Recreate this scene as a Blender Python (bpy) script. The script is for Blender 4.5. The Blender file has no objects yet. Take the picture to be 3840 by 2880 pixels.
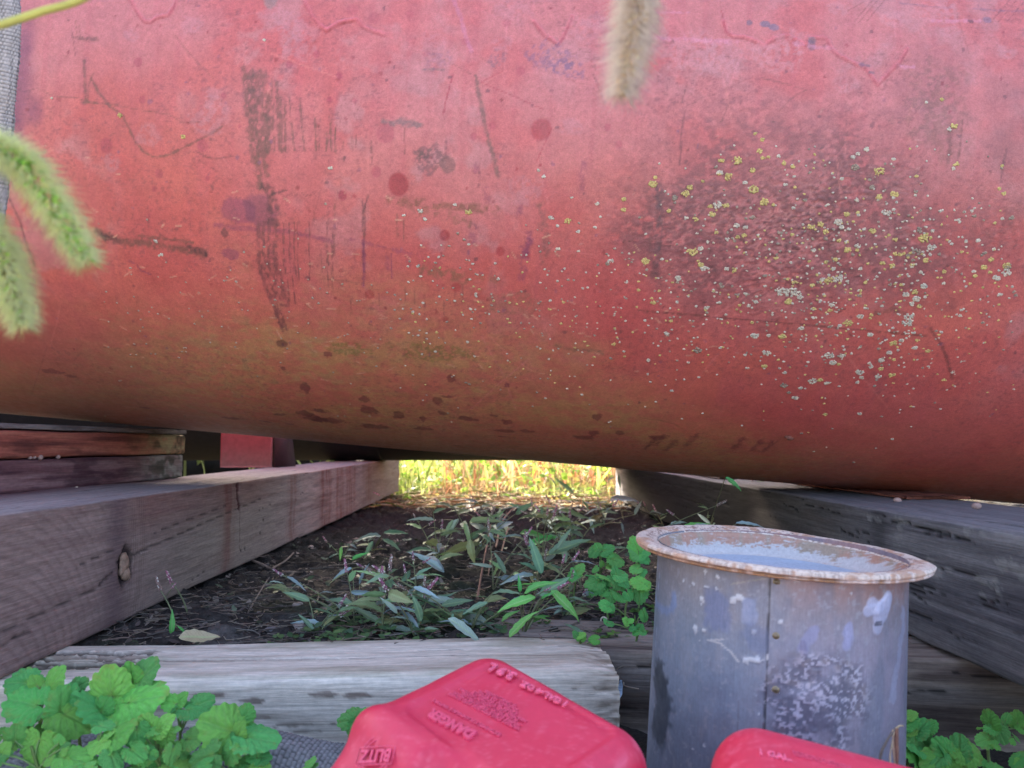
import bpy, math, random
import numpy as np
from mathutils import Vector, Matrix

random.seed(7)
RNG = np.random.default_rng(7)
sc = bpy.context.scene
COL = sc.collection
rad = math.radians

# ------------------------------------------------------------------ camera, light
CZ = 0.40                                    # lens height above the front ground
FPX = 2850.0                                 # focal length in photo pixels (3840 wide)
YAW, PIT = math.atan(48 / FPX), math.atan(225 / FPX)
CF = np.array([math.sin(YAW) * math.cos(PIT), math.cos(YAW) * math.cos(PIT), math.sin(PIT)])
CR = np.array([math.cos(YAW), -math.sin(YAW), 0.0])
CU = np.cross(CR, CF)
CAMP = np.array([0, 0, CZ])
cam = bpy.data.cameras.new('camera')
cam.sensor_width = 36
cam.lens = FPX / 3840 * 36
cam.clip_start, cam.clip_end = 0.02, 500
cam.dof.use_dof = True
cam.dof.focus_distance = 1.12
cam.dof.aperture_fstop = 8.5
camo = bpy.data.objects.new('camera', cam)
COL.objects.link(camo)
camo.matrix_world = Matrix(((CR[0], CU[0], -CF[0], 0), (CR[1], CU[1], -CF[1], 0), (CR[2], CU[2], -CF[2], CZ), (0, 0, 0, 1)))
sc.camera = camo

SUN_EL, SUN_AZ = rad(20), rad(-22)           # azimuth right of +Y
w = bpy.data.worlds.new('World')
sc.world = w
w.use_nodes = True
nt = w.node_tree
sky = nt.nodes.new('ShaderNodeTexSky')
sky.sky_type = 'NISHITA'
sky.sun_disc = False
sky.sun_elevation, sky.sun_rotation = SUN_EL, SUN_AZ
sky.dust_density = 4.5
sky.ozone_density = 0.0
sky.air_density = 0.6
nt.links.new(sky.outputs[0], nt.nodes['Background'].inputs[0])
nt.nodes['Background'].inputs[1].default_value = 0.15
sun = bpy.data.lights.new('sun', 'SUN')
sun.energy, sun.angle, sun.color = 4.0, rad(0.5), (1.0, 0.91, 0.78)
suno = bpy.data.objects.new('sun', sun)
COL.objects.link(suno)
sd = Vector((math.sin(SUN_AZ) * math.cos(SUN_EL), math.cos(SUN_AZ) * math.cos(SUN_EL), math.sin(SUN_EL)))
suno.rotation_euler = sd.to_track_quat('Z', 'Y').to_euler()
sc.view_settings.view_transform = 'Standard'
sc.view_settings.look = 'None'
sc.view_settings.exposure = 3.1
sc.view_settings.gamma = 1.0
sc.view_settings.use_curve_mapping = False

# ------------------------------------------------------------------ helpers
def ray(px, py):
    return CF + CR * (px - 1920) / FPX - CU * (py - 1440) / FPX
def on_y(px, py, y):
    d = ray(px, py)
    return CAMP + d * y / d[1]
def on_z(px, py, z):
    d = ray(px, py)
    return CAMP + d * (z - CZ) / d[2]
def on_plane(px, py, p0, n):
    d = ray(px, py)
    return CAMP + d * np.dot(p0 - CAMP, n) / np.dot(d, n)
def unit(v):
    v = np.asarray(v, float)
    return v / np.linalg.norm(v)
def lin(r, g, b):
    c = np.array([r, g, b]) / 255.0
    return np.where(c <= 0.04045, c / 12.92, ((c + 0.055) / 1.055) ** 2.4)
def smooth(a, b, x):
    t = np.clip((x - a) / (b - a), 0, 1)
    return t * t * (3 - 2 * t)
_TAB = np.random.default_rng(3).random((256, 256))
def vn(x, y, seed=0):
    x, y = np.broadcast_arrays(x + seed * 17.31, y + seed * 9.77)
    ix, iy = np.floor(x).astype(int), np.floor(y).astype(int)
    fx, fy = x - ix, y - iy
    fx, fy = fx * fx * (3 - 2 * fx), fy * fy * (3 - 2 * fy)
    a, b = _TAB[ix & 255, iy & 255], _TAB[(ix + 1) & 255, iy & 255]
    c, d = _TAB[ix & 255, (iy + 1) & 255], _TAB[(ix + 1) & 255, (iy + 1) & 255]
    return (a * (1 - fx) + b * fx) * (1 - fy) + (c * (1 - fx) + d * fx) * fy
def fbm(x, y, o=4, seed=0):
    s, a, t = 0, 1.0, 0
    for i in range(o):
        s = s + a * vn(x * 2 ** i, y * 2 ** i, seed + i * 5)
        t += a
        a *= 0.55
    return s / t

class Canvas:
    """colour and relief laid out in metres over a surface grid (us x vs)"""
    def __init__(s, us, vs, base):
        s.us, s.vs = us, vs
        s.U, s.V = np.meshgrid(us, vs, indexing='ij')
        s.c = np.ones(s.U.shape + (3,)) * np.asarray(base)
        s.h = np.zeros(s.U.shape)
        s.ks, s.kb, s.brk = 1.0, 1.0, 0.0
    def mix(s, col, m, sl=(slice(None), slice(None))):
        m = np.clip(m, 0, 1)[..., None]
        s.c[sl] = s.c[sl] * (1 - m) + np.asarray(col) * m
    def win(s, u0, u1, v0, v1):
        a, b = np.searchsorted(s.us, [u0, u1])
        c, d = np.searchsorted(s.vs, [v0, v1])
        return (slice(max(a - 1, 0), b + 1), slice(max(c - 1, 0), d + 1))
    def stroke(s, pts, wd, col, al=0.8, rag=0.5, h=0.0, sc_=220, soft=0.5, patch=0.0):
        pts = np.asarray(pts, float)
        pad = wd * 2
        sl = s.win(pts[:, 0].min() - pad, pts[:, 0].max() + pad, pts[:, 1].min() - pad, pts[:, 1].max() + pad)
        U, V = s.U[sl], s.V[sl]
        if U.size == 0: return
        dm = np.full(U.shape, 9.0)
        for (a, b), (c, d) in zip(pts[:-1], pts[1:]):
            L = (c - a) ** 2 + (d - b) ** 2 + 1e-12
            t = np.clip(((U - a) * (c - a) + (V - b) * (d - b)) / L, 0, 1)
            dm = np.minimum(dm, np.hypot(U - a - t * (c - a), V - b - t * (d - b)))
        n = vn(U * sc_, V * sc_, 4)
        r = wd / 2 * (1 + rag * (n - 0.5) * 2)
        m = 1 - smooth(1 - soft, 1 + soft, dm / np.maximum(r, 1e-5))
        if patch: m = m * smooth(patch - 0.12, patch + 0.12, fbm(U * 160, V * 110, 2, 9))
        if s.brk: m = m * (1 - s.brk + s.brk * smooth(.38, .58, fbm(U * 240, V * 170, 2, 19)))
        s.mix(col, m * al * s.ks, sl)
        s.h[sl] += h * m
    def blob(s, cu, cv, ru, rv, col, al=0.7, rag=0.5, soft=0.15, h=0.0, fr=60, speck=0.0, ssc=(260, 260), seed=2):
        sl = s.win(cu - ru * 1.8, cu + ru * 1.8, cv - rv * 1.8, cv + rv * 1.8)
        U, V = s.U[sl], s.V[sl]
        if U.size == 0: return
        d = np.hypot((U - cu) / ru, (V - cv) / rv) + rag * (fbm(U * fr, V * fr, 3, seed) - 0.5) * 1.6
        m = 1 - smooth(1 - soft, 1 + soft, d)
        if speck:
            m = m * smooth(speck - 0.10, speck + 0.12, fbm(U * ssc[0], V * ssc[1], 3, seed + 3))
        s.mix(col, m * al * s.kb, sl)
        s.h[sl] += h * m

def link(o, parent=None):
    COL.objects.link(o)
    if parent is not None: o.parent = parent
    return o
def tag(o, label=None, cat=None, group=None, kind=None):
    if label: o['label'] = label
    if cat: o['category'] = cat
    if group: o['group'] = group
    if kind: o['kind'] = kind
    return o
def empty(name, loc, label, cat, group=None):
    o = bpy.data.objects.new(name, None)
    o.empty_display_size = 0.02
    o.location = tuple(loc)
    return tag(link(o), label, cat, group)
def new_mesh(name, verts, faces, mat=None, cols=None, smooth_=True, alpha=None):
    me = bpy.data.meshes.new(name)
    verts = np.asarray(verts, dtype=np.float32)
    faces = np.asarray(faces, dtype=np.int32)
    me.vertices.add(len(verts))
    me.vertices.foreach_set('co', verts.ravel())
    k = faces.shape[1]
    me.loops.add(faces.size)
    me.loops.foreach_set('vertex_index', faces.ravel())
    me.polygons.add(len(faces))
    me.polygons.foreach_set('loop_start', np.arange(0, faces.size, k, dtype=np.int32))
    me.polygons.foreach_set('loop_total', np.full(len(faces), k, dtype=np.int32))
    me.update(calc_edges=True)
    if smooth_: me.polygons.foreach_set('use_smooth', np.ones(len(faces), dtype=bool))
    if cols is not None:
        ca = me.color_attributes.new('col', 'FLOAT_COLOR', 'POINT')
        c4 = np.ones((len(verts), 4), dtype=np.float32)
        c4[:, :3] = np.asarray(cols).reshape(-1, 3)
        ca.data.foreach_set('color', c4.ravel())
    if mat: me.materials.append(mat)
    me.validate()
    return me
def obj(name, me, parent=None, loc=None):
    o = bpy.data.objects.new(name, me)
    if loc is not None: o.location = tuple(loc)
    return link(o, parent)
def grid_faces(nu, nv, wrap=False):
    i = np.arange(nu - 1)[:, None]
    j = np.arange(nv if wrap else nv - 1)[None, :]
    a = i * nv + j
    b = (i + 1) * nv + j
    j2 = (j + 1) % nv
    return np.stack([a, b, (i + 1) * nv + j2 + 0 * a, i * nv + j2 + 0 * a], -1).reshape(-1, 4)
class MB:
    """collects raw geometry of quads/tris (tris stored as degenerate-free separate list)"""
    def __init__(s): s.v, s.f, s.c, s.n = [], [], [], 0
    def add(s, v, f, c=None):
        v = np.asarray(v, float)
        f = np.asarray(f, int)
        if f.shape[1] == 4:
            f = np.concatenate([f[:, [0, 1, 2]], f[:, [0, 2, 3]]])
        s.v.append(v); s.f.append(f + s.n)
        s.c.append(np.ones((len(v), 3)) * (np.asarray(c) if c is not None else 0.5))
        s.n += len(v)
    def mesh(s, name, mat, smooth_=True):
        return new_mesh(name, np.concatenate(s.v), np.concatenate(s.f), mat, np.concatenate(s.c), smooth_)
def basis(d):
    d = unit(d)
    a = unit(np.cross(d, (0, 0, 1) if abs(d[2]) < 0.9 else (1, 0, 0)))
    return a, np.cross(d, a), d
def tube(pts, rs, k=6):
    pts = np.asarray(pts, float)
    rs = np.broadcast_to(rs, (len(pts),))
    t = np.gradient(pts, axis=0)
    a = basis(t[0])[0]
    rings = []
    for p, d, r in zip(pts, t, rs):
        d = unit(d)
        a = unit(a - d * np.dot(a, d))
        b = np.cross(d, a)
        an = np.arange(k) * 2 * math.pi / k
        rings.append(p + r * (np.cos(an)[:, None] * a + np.sin(an)[:, None] * b))
    v = np.concatenate(rings)
    return v, grid_faces(len(pts), k, True)
def spline(ctrl, n):
    ctrl = np.asarray(ctrl, float)
    P = np.vstack([2 * ctrl[0] - ctrl[1], ctrl, 2 * ctrl[-1] - ctrl[-2]])
    out = []
    m = len(ctrl) - 1
    for q in np.linspace(0, m - 1e-6, n):
        i = int(q); t = q - i
        p0, p1, p2, p3 = P[i:i + 4]
        out.append(0.5 * (2 * p1 + (p2 - p0) * t + (2 * p0 - 5 * p1 + 4 * p2 - p3) * t * t + (3 * p1 - p0 - 3 * p2 + p3) * t ** 3))
    return np.array(out)
_ph = (1 + 5 ** .5) / 2
ICO_V = np.array([(-1, _ph, 0), (1, _ph, 0), (-1, -_ph, 0), (1, -_ph, 0), (0, -1, _ph), (0, 1, _ph), (0, -1, -_ph), (0, 1, -_ph), (_ph, 0, -1), (_ph, 0, 1), (-_ph, 0, -1), (-_ph, 0, 1)]) / math.hypot(1, _ph)
ICO_F = np.array([(0, 11, 5), (0, 5, 1), (0, 1, 7), (0, 7, 10), (0, 10, 11), (1, 5, 9), (5, 11, 4), (11, 10, 2), (10, 7, 6), (7, 1, 8), (3, 9, 4), (3, 4, 2), (3, 2, 6), (3, 6, 8), (3, 8, 9), (4, 9, 5), (2, 4, 11), (6, 2, 10), (8, 6, 7), (9, 8, 1)])
def ico2():
    V = list(map(tuple, ICO_V)); F = []; mid = {}
    def m(a, b):
        k = (min(a, b), max(a, b))
        if k not in mid:
            V.append(tuple(unit(np.array(V[a]) + np.array(V[b])))); mid[k] = len(V) - 1
        return mid[k]
    for a, b, c in ICO_F:
        x, y, z = m(a, b), m(b, c), m(c, a)
        F += [(a, x, z), (b, y, x), (c, z, y), (x, y, z)]
    return np.array(V), np.array(F)
ICO2_V, ICO2_F = ico2()

# ------------------------------------------------------------------ materials
def mat(name, rough=0.6, metal=0.0, spec=0.5, bumps=(), attr=True, color=(.5, .5, .5), vary=0.0, fine=None, transl=0.0, hue=0.0, randval=0.0, coat=0.0, rvar=0.0):
    """bumps: list of (scale xyz, strength, distance, detail); fine: (scale, amount) colour grain"""
    m = bpy.data.materials.new(name)
    m.use_nodes = True
    t = m.node_tree; N = t.nodes; L = t.links
    b = N['Principled BSDF']
    b.inputs['Roughness'].default_value = rough
    b.inputs['Metallic'].default_value = metal
    b.inputs['Specular IOR Level'].default_value = spec
    b.inputs['Coat Weight'].default_value = coat
    tc = N.new('ShaderNodeTexCoord')
    if attr:
        a = N.new('ShaderNodeAttribute'); a.attribute_name = 'col'
        out = a.outputs['Color']
    else:
        a = N.new('ShaderNodeRGB'); a.outputs[0].default_value = (*color, 1)
        out = a.outputs[0]
    def noise(scale, detail=4, rough_=0.6):
        mp = N.new('ShaderNodeMapping'); mp.inputs['Scale'].default_value = scale
        L.new(tc.outputs['Object'], mp.inputs[0])
        n = N.new('ShaderNodeTexNoise'); n.inputs['Scale'].default_value = 1.0
        n.inputs['Detail'].default_value = detail; n.inputs['Roughness'].default_value = rough_
        L.new(mp.outputs[0], n.inputs['Vector'])
        return n
    if fine:
        for scl, amt in fine:
            n = noise(scl, 5, 0.65)
            r = N.new('ShaderNodeMapRange')
            r.inputs[1].default_value, r.inputs[2].default_value = 0.3, 0.7
            r.inputs[3].default_value, r.inputs[4].default_value = 1 - amt, 1 + amt
            L.new(n.outputs['Fac'], r.inputs[0])
            mx = N.new('ShaderNodeVectorMath'); mx.operation = 'SCALE'
            L.new(out, mx.inputs[0]); L.new(r.outputs[0], mx.inputs['Scale'])
            out = mx.outputs[0]
    if hue or randval:
        oi = N.new('ShaderNodeObjectInfo')
        hs = N.new('ShaderNodeHueSaturation')
        r1 = N.new('ShaderNodeMapRange'); r1.inputs[3].default_value, r1.inputs[4].default_value = 0.5 - hue, 0.5 + hue
        r2 = N.new('ShaderNodeMapRange'); r2.inputs[3].default_value, r2.inputs[4].default_value = 1 - randval, 1 + randval
        L.new(oi.outputs['Random'], r1.inputs[0])
        ml = N.new('ShaderNodeMath'); ml.operation = 'MULTIPLY'; ml.inputs[1].default_value = 7.31
        fr = N.new('ShaderNodeMath'); fr.operation = 'FRACT'
        L.new(oi.outputs['Random'], ml.inputs[0]); L.new(ml.outputs[0], fr.inputs[0]); L.new(fr.outputs[0], r2.inputs[0])
        L.new(r1.outputs[0], hs.inputs['Hue']); L.new(r2.outputs[0], hs.inputs['Value']); L.new(out, hs.inputs['Color'])
        out = hs.outputs[0]
    L.new(out, b.inputs['Base Color'])
    if rvar:
        n = noise((60, 60, 60), 4)
        r = N.new('ShaderNodeMapRange'); r.inputs[1].default_value, r.inputs[2].default_value = .3, .7
        r.inputs[3].default_value, r.inputs[4].default_value = rough - rvar, rough + rvar
        L.new(n.outputs['Fac'], r.inputs[0]); L.new(r.outputs[0], b.inputs['Roughness'])
    prev = None
    for scl, st, dist, det in bumps:
        n = noise(scl, det)
        bp = N.new('ShaderNodeBump'); bp.inputs['Strength'].default_value = st; bp.inputs['Distance'].default_value = dist
        L.new(n.outputs['Fac'], bp.inputs['Height'])
        if prev: L.new(prev.outputs[0], bp.inputs['Normal'])
        prev = bp
    if prev: L.new(prev.outputs[0], b.inputs['Normal'])
    if transl:
        tr = N.new('ShaderNodeBsdfTranslucent')
        L.new(out, tr.inputs['Color'])
        ms = N.new('ShaderNodeMixShader'); ms.inputs[0].default_value = transl
        L.new(b.outputs[0], ms.inputs[1]); L.new(tr.outputs[0], ms.inputs[2])
        L.new(ms.outputs[0], N['Material Output'].inputs['Surface'])
    return m
M = dict(
    tank=mat('weathered_red_paint', 0.46, 0, 0.42, [((500, 500, 500), 0.55, 0.0011, 4), ((60, 60, 60), 0.3, 0.002, 6)], fine=[((520, 520, 520), 0.17), ((170, 170, 170), 0.13), ((38, 38, 38), 0.10)], rvar=0.1),
    wood=mat('weathered_timber', 0.9, 0, 0.08, [((18, 420, 420), 0.55, 0.0016, 5), ((6, 70, 70), 0.4, 0.004, 4)], fine=[((14, 330, 330), 0.26), ((90, 160, 160), 0.12)]),
    soil=mat('dark_soil', 0.95, 0, 0.2, [((220, 220, 220), 0.8, 0.004, 6), ((60, 60, 60), 0.6, 0.012, 5)], fine=[((160, 160, 160), 0.45), ((30, 30, 30), 0.2)]),
    zinc=mat('oxidised_galvanised_steel', 0.5, 0.45, 0.5, [((500, 500, 60), 0.15, 0.0004, 3), ((40, 40, 25), 0.12, 0.002, 4)], fine=[((520, 520, 60), 0.09), ((260, 260, 260), 0.09)], rvar=0.12),
    rim=mat('flaking_white_and_rust', 0.6, 0.0, 0.4, [((260, 260, 260), 0.3, 0.0008, 5)], fine=[((300, 300, 300), 0.14)]),
    plastic=mat('faded_red_polyethylene', 0.5, 0, 0.5, [((260, 260, 260), 0.12, 0.0006, 4)], fine=[((150, 150, 150), 0.04)], rvar=0.08),
    stone=mat('stone', 0.85, 0, 0.3, [((150, 150, 150), 0.5, 0.002, 4)], fine=[((120, 120, 120), 0.3)]),
    lichen=mat('lichen', 0.95, 0, 0.1, [((900, 900, 900), 0.8, 0.001, 3)], fine=[((700, 700, 700), 0.2)]),
    litter=mat('dry_litter', 0.9, 0, 0.2, fine=[((200, 200, 200), 0.2)], transl=0.1),
    balm=mat('balm_leaf', 0.55, 0, 0.35, [((380, 380, 380), 0.6, 0.0018, 3)], fine=[((90, 90, 90), 0.12)], transl=0.22, hue=0.015, randval=0.18),
    weed=mat('smartweed_leaf', 0.5, 0, 0.45, [((60, 300, 60), 0.3, 0.001, 3)], fine=[((60, 60, 60), 0.15)], transl=0.2, hue=0.025, randval=0.3),
    grass=mat('grass_blade', 0.6, 0, 0.4, transl=0.45),
    stem=mat('plant_stem', 0.6, 0, 0.4, fine=[((100, 100, 100), 0.15)]),
    bristle=mat('pale_bristle', 0.6, 0, 0.3, transl=0.5),
    knit=mat('woven_grey_cloth', 0.9, 0, 0.2, [((300, 300, 300), 0.5, 0.001, 3)], fine=[((400, 400, 400), 0.2)]),
    dark=mat('black_paint', 0.7, 0, 0.2, attr=False, color=(0.012, 0.012, 0.014), fine=[((30, 30, 30), 0.3)]),
    redsteel=mat('red_painted_steel', 0.6, 0, 0.4, [((90, 90, 90), 0.3, 0.001, 4)], fine=[((60, 60, 60), 0.2)]),
    steel=mat('bare_grey_metal', 0.4, 0.8, 0.5, attr=False, color=(0.35, 0.38, 0.42), fine=[((80, 80, 80), 0.2)]),
    paper=mat('printed_paper', 0.7, 0, 0.3),
)

# ------------------------------------------------------------------ ground
SOIL = 0.100
def ground_h(x, y):
    e = 1.155 - 0.12 * np.clip(x - 0.18, 0, 1.2)
    t = smooth(e - 0.05, e + 0.02, y)
    h = SOIL * t
    h = h + (fbm(x * 7, y * 7, 4, 21) - 0.5) * 0.035 + (fbm(x * 34, y * 34, 3, 22) - 0.5) * 0.012
    h = h - 0.03 * smooth(2.0, 5.5, y) * smooth(20, 8, y)
    return h
def build_ground():
    def axis(lo, hi, a, b, d, far):
        return np.concatenate([-np.geomspace(far, -lo + 0.0, 26)[:-1] if lo < 0 else [], np.arange(lo, a, 0.04), np.arange(a, b, d), np.arange(b, hi, 0.05), np.geomspace(hi, far, 26)])
    xs = axis(-2.6, 2.6, -0.75, 0.75, 0.0075, 220)
    ys = np.concatenate([-np.geomspace(220, 1.0, 20)[:-1], np.arange(-1.0, 0.97, 0.04), np.arange(0.98, 2.3, 0.0075), np.arange(2.3, 5.0, 0.014), np.arange(5, 9, 0.06), np.geomspace(9, 220, 26)])
    cv = Canvas(xs, ys, (0.040, 0.033, 0.030))
    U, V = cv.U, cv.V
    H = ground_h(U, V)
    cl = fbm(U * 28, V * 28, 4, 5)
    H = H + 0.016 * smooth(0.5, 0.75, cl) * smooth(1.0, 1.2, V)
    near = smooth(1.0, 1.15, V) * smooth(1.75, 1.25, V + 0.15 * fbm(U * 3, V * 3, 2, 8))
    cv.mix((0.105, 0.092, 0.085), near * smooth(0.42, 0.7, fbm(U * 16, V * 16, 4, 6)) * 0.8)
    cv.mix((0.030, 0.036, 0.016), smooth(0.5, 0.7, fbm(U * 6, V * 6, 3, 7)) * 0.6)
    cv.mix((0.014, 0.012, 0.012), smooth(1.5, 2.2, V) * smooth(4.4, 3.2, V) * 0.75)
    far = smooth(3.4, 4.6, V + 0.8 * (fbm(U * 2, V * 2, 3, 12) - .5))
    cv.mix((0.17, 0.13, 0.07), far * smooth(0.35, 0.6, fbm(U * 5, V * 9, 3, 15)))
    cv.mix((0.08, 0.11, 0.03), smooth(6, 9, V) * 0.8)
    cv.mix((0.50, 0.44, 0.37), smooth(.75, .35, V) * 0.95)  # pale unseen ground, added to bounce light up onto the tank
    cv.mix((0.13, 0.12, 0.07), smooth(1.2, 2.5, np.abs(U)) * 0.5 * (1 - smooth(1, 1.2, V)))
    v = np.stack([U, V, H], -1).reshape(-1, 3)
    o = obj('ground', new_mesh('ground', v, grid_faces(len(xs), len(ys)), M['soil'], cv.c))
    tag(o, kind='structure')
build_ground()
def soil_z(x, y):
    return float(ground_h(np.array([x]), np.array([y]))[0])

# ------------------------------------------------------------------ tanks
TR = 0.60
ts, ty = rad(5.0), rad(-3.5)
TA = np.array([math.cos(ty) * math.cos(ts), math.sin(ty) * math.cos(ts), -math.sin(ts)])
TP = np.array([0, 1.72, CZ + TR - 0.028])
TU = unit(np.array([0, 0, 1]) - TA * TA[2])       # radial, up
TF = np.cross(TA, TU); TF = -TF if TF[1] > 0 else TF   # radial, towards the camera
def tank_uv(px, py):
    d = unit(ray(px, py)); o = CAMP - TP
    d2 = d - TA * np.dot(d, TA); o2 = o - TA * np.dot(o, TA)
    a, b, c = np.dot(d2, d2), 2 * np.dot(d2, o2), np.dot(o2, o2) - TR * TR
    disc = max(b * b - 4 * a * c, 0)
    t = (-b - math.sqrt(disc)) / (2 * a)
    p = o + d * t
    return np.dot(p, TA), TR * math.atan2(np.dot(p, TU), np.dot(p, TF))
def tank_pt(u, v, r=TR):
    th = v / TR
    return TP + TA * u + r * (math.cos(th) * TF + math.sin(th) * TU)
MMPX = 0.00039
def tank():
    du = 0.0022
    U0, U1 = -1.14, 1.24
    us = np.concatenate([[-1.62], -1.62 + np.array([.01, .03, .06, .1, .14]), np.linspace(-1.4, U0, 8)[:-1], np.arange(U0, U1, du), np.linspace(U1, 1.5, 8), 1.74 - np.array([.14, .1, .06, .03, .01, 0])])
    va, vb = rad(-97) * TR, rad(20) * TR
    vs = np.concatenate([np.arange(va, vb, 0.0022), np.linspace(vb, va + 2 * math.pi * TR, 60)[:-1]])
    cv = Canvas(us, vs, lin(174, 84, 78))
    cv.ks, cv.kb, cv.brk = .88, .76, .35
    U, V = cv.U, cv.V
    deg = np.degrees(V / TR)
    # broad tone of the paint: chalky with pink sky reflection painted in above, orange in the middle
    cv.mix(lin(176, 112, 112), smooth(-30, 8, deg + 60 * (fbm(U * 4, V * 4, 4, 1) - .5) + 14 * smooth(-.2, .8, U)) * 0.62)
    cv.mix(lin(194, 100, 78), smooth(.42, .68, fbm(U * 6, V * 7, 4, 2)) * smooth(-5, -25, deg) * 0.3)
    cv.mix(lin(172, 70, 68), smooth(.45, .7, fbm(U * 9, V * 9, 4, 31)) * 0.4)
    # lilac oxidation
    ox = smooth(.54, .68, fbm(U * 16, V * 16, 5, 3)) * smooth(.4, .6, fbm(U * 3.3, V * 3.3, 2, 14))
    cv.mix(lin(168, 112, 112), ox * 0.6 * smooth(-55, -25, deg))
    # vertical wash streaks
    st = smooth(.55, .8, fbm(U * 90, V * 5, 3, 33))
    cv.mix(lin(164, 76, 82), st * 0.22)
    # algae and grime low on the belly
    T = 27 + 22 * smooth(-0.1, 0.75, U) + 24 * (fbm(U * 3, V * 8, 3, 4) - .5)
    T = T + 14 * smooth(-0.35, -0.8, U)
    alg = smooth(0, 26, -deg - T)
    mot = fbm(U * 70, V * 130, 4, 5)
    cv.mix(lin(168, 116, 80), alg * (0.50 + 0.5 * smooth(.35, .62, mot)) * (.55 + .45 * smooth(.35, .6, fbm(U * 7, V * 16, 3, 71))))
    cv.mix(lin(150, 122, 84), alg * smooth(.55, .72, fbm(U * 45, V * 60, 4, 6)) * 0.45 * smooth(.3, -.3, U))
    cv.mix(lin(168, 118, 98), smooth(-58, -84, deg) * (1 - .5 * smooth(.1, .7, U)) * (0.4 + .5 * smooth(.4, .6, fbm(U * 60, V * 200, 3, 7))))
    lw = smooth(-0.42, -0.75, U) * smooth(-28, -60, deg)
    cv.mix(lin(120, 84, 70), lw * 0.5)
    cv.mix(lin(176, 84, 80), smooth(0.45, 0.85, U) * smooth(-35, -70, deg) * 0.4)
    cv.h += 0.00035 * alg * (mot - .5) * 2
    # fine flecks
    fl = smooth(.66, .72, fbm(U * 190, V * 260, 2, 8)) * smooth(.45, .62, fbm(U * 7, V * 7, 3, 9))
    cv.mix(lin(104, 62, 64), fl * 0.35)
    C = lambda ox, oy, s: (lambda pts: [tank_uv(ox + x * s, oy + y * s) for x, y in pts])
    A, B, D = C(0, 0, .6027), C(1200, 0, .6027), C(2400, 0, .651)
    E_, F_, G_ = C(0, 900, .6027), C(1200, 900, .6027), C(2400, 900, .651)
    BR, GR, DK, RD, PU = lin(104, 68, 58), lin(112, 88, 86), lin(70, 44, 46), lin(140, 34, 44), lin(112, 52, 76)
    k = MMPX * .6027 * 1.15
    # thick paint runs along the top
    lip = lin(196, 96, 104)
    for f, pts in ((A, [(800, -20), (860, 80), (900, 130), (935, 135), (980, 105), (1050, 90), (1090, 30), (1100, -20)]),
                   (A, [(1890, 0), (1950, 110), (2030, 190), (2100, 140), (2190, 126)]),
                   (B, [(0, 165), (45, 190), (100, 155), (170, 125), (230, 118), (270, 165), (330, 190), (400, 215)]),
                   (B, [(1330, 130), (1400, 220), (1440, 240), (1480, 275), (1520, 220), (1570, 100)]),
                   (D, [(480, 120), (500, 185), (540, 208), (600, 210), (690, 245), (715, 280), (740, 240), (790, 215), (850, 200), (920, 240), (960, 255)]),
                   (D, [(960, 215), (1070, 215), (1110, 290), (1150, 320), (1250, 370), (1300, 390), (1335, 440), (1370, 485), (1430, 420), (1500, 350), (1540, 280)])):
        p = f(pts)
        cv.stroke(p, .0065, lip, .55, .2, .0016, 60)
        q = [(a, b - .0035) for a, b in p]
        cv.stroke(q, .0035, lin(126, 42, 52), .6, .2, -.0004, 60)
    # scraper marks
    k2 = k
    cv.stroke(A([(570, 490), (610, 570), (680, 660), (760, 720), (800, 790), (840, 880), (890, 940), (950, 975), (1010, 975), (1080, 950), (1150, 915), (1250, 865), (1330, 820), (1380, 785)]), 15 * k, BR, .85)
    cv.stroke(A([(80, 545), (150, 570), (230, 550), (340, 600), (480, 610), (600, 645), (700, 650), (900, 690), (1050, 710), (1130, 760), (1250, 757)]), 7 * k, BR, .6)
    cv.stroke(A([(1220, 940), (1290, 980), (1350, 987), (1450, 970)]), 9 * k, DK, .6)
    cv.stroke(A([(525, 380), (528, 500), (535, 640)]), 18 * k, BR, .8)
    cv.stroke(A([(545, 640), (555, 520), (580, 460)]), 12 * k, BR, .6)
    cv.stroke(A([(510, 636), (600, 640)]), 16 * k, BR, .8)
    cv.stroke(A([(455, 232), (500, 238), (600, 245)]), 22 * k, BR, .8)
    cv.stroke(A([(470, 130), (480, 230)]), 8 * k, BR, .6); cv.stroke(A([(490, 150), (500, 230)]), 7 * k, BR, .6)
    cv.stroke(A([(445, 180), (460, 270), (468, 350)]), 8 * k, DK, .5)
    cv.stroke(A([(0, 1130), (60, 1240), (120, 1360), (160, 1500), (220, 1659)]), 14 * k, DK, .75)
    cv.stroke(A([(1090, 220), (1140, 290), (1230, 390), (1330, 490)]), 8 * k, BR, .6)
    for x0, y0, x1, y1, wd in ((1525, 430, 1580, 1000, 36), (1560, 430, 1620, 1160, 30), (1610, 480, 1640, 940, 70), (1665, 600, 1668, 940, 34), (1640, 940, 1660, 1090, 24),
                               (1690, 490, 1710, 930, 12), (1722, 520, 1740, 930, 18), (1745, 530, 1752, 940, 16), (1775, 650, 1775, 935, 12), (1800, 600, 1832, 935, 10), (1866, 590, 1895, 940, 9), (1958, 735, 1968, 935, 12), (1985, 780, 1985, 935, 6), (2028, 830, 2030, 940, 6), (2050, 720, 2060, 940, 6), (2085, 790, 2085, 940, 6)):
        cv.stroke(A([(x0, y0), (x0 * .6 + x1 * .4, y0 * .5 + y1 * .5), (x1, y1)]), wd * k * 1.15, lin(98, 66, 58), .85, .5, patch=.3)
    cv.blob(*A([(1480, 1320)])[0], .028, .020, PU, .7, .5)
    cv.blob(*A([(1620, 1310)])[0], .026, .024, lin(104, 56, 74), .75, .5)
    cv.blob(*A([(1395, 1450)])[0], .006, .008, DK, .8)
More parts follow.
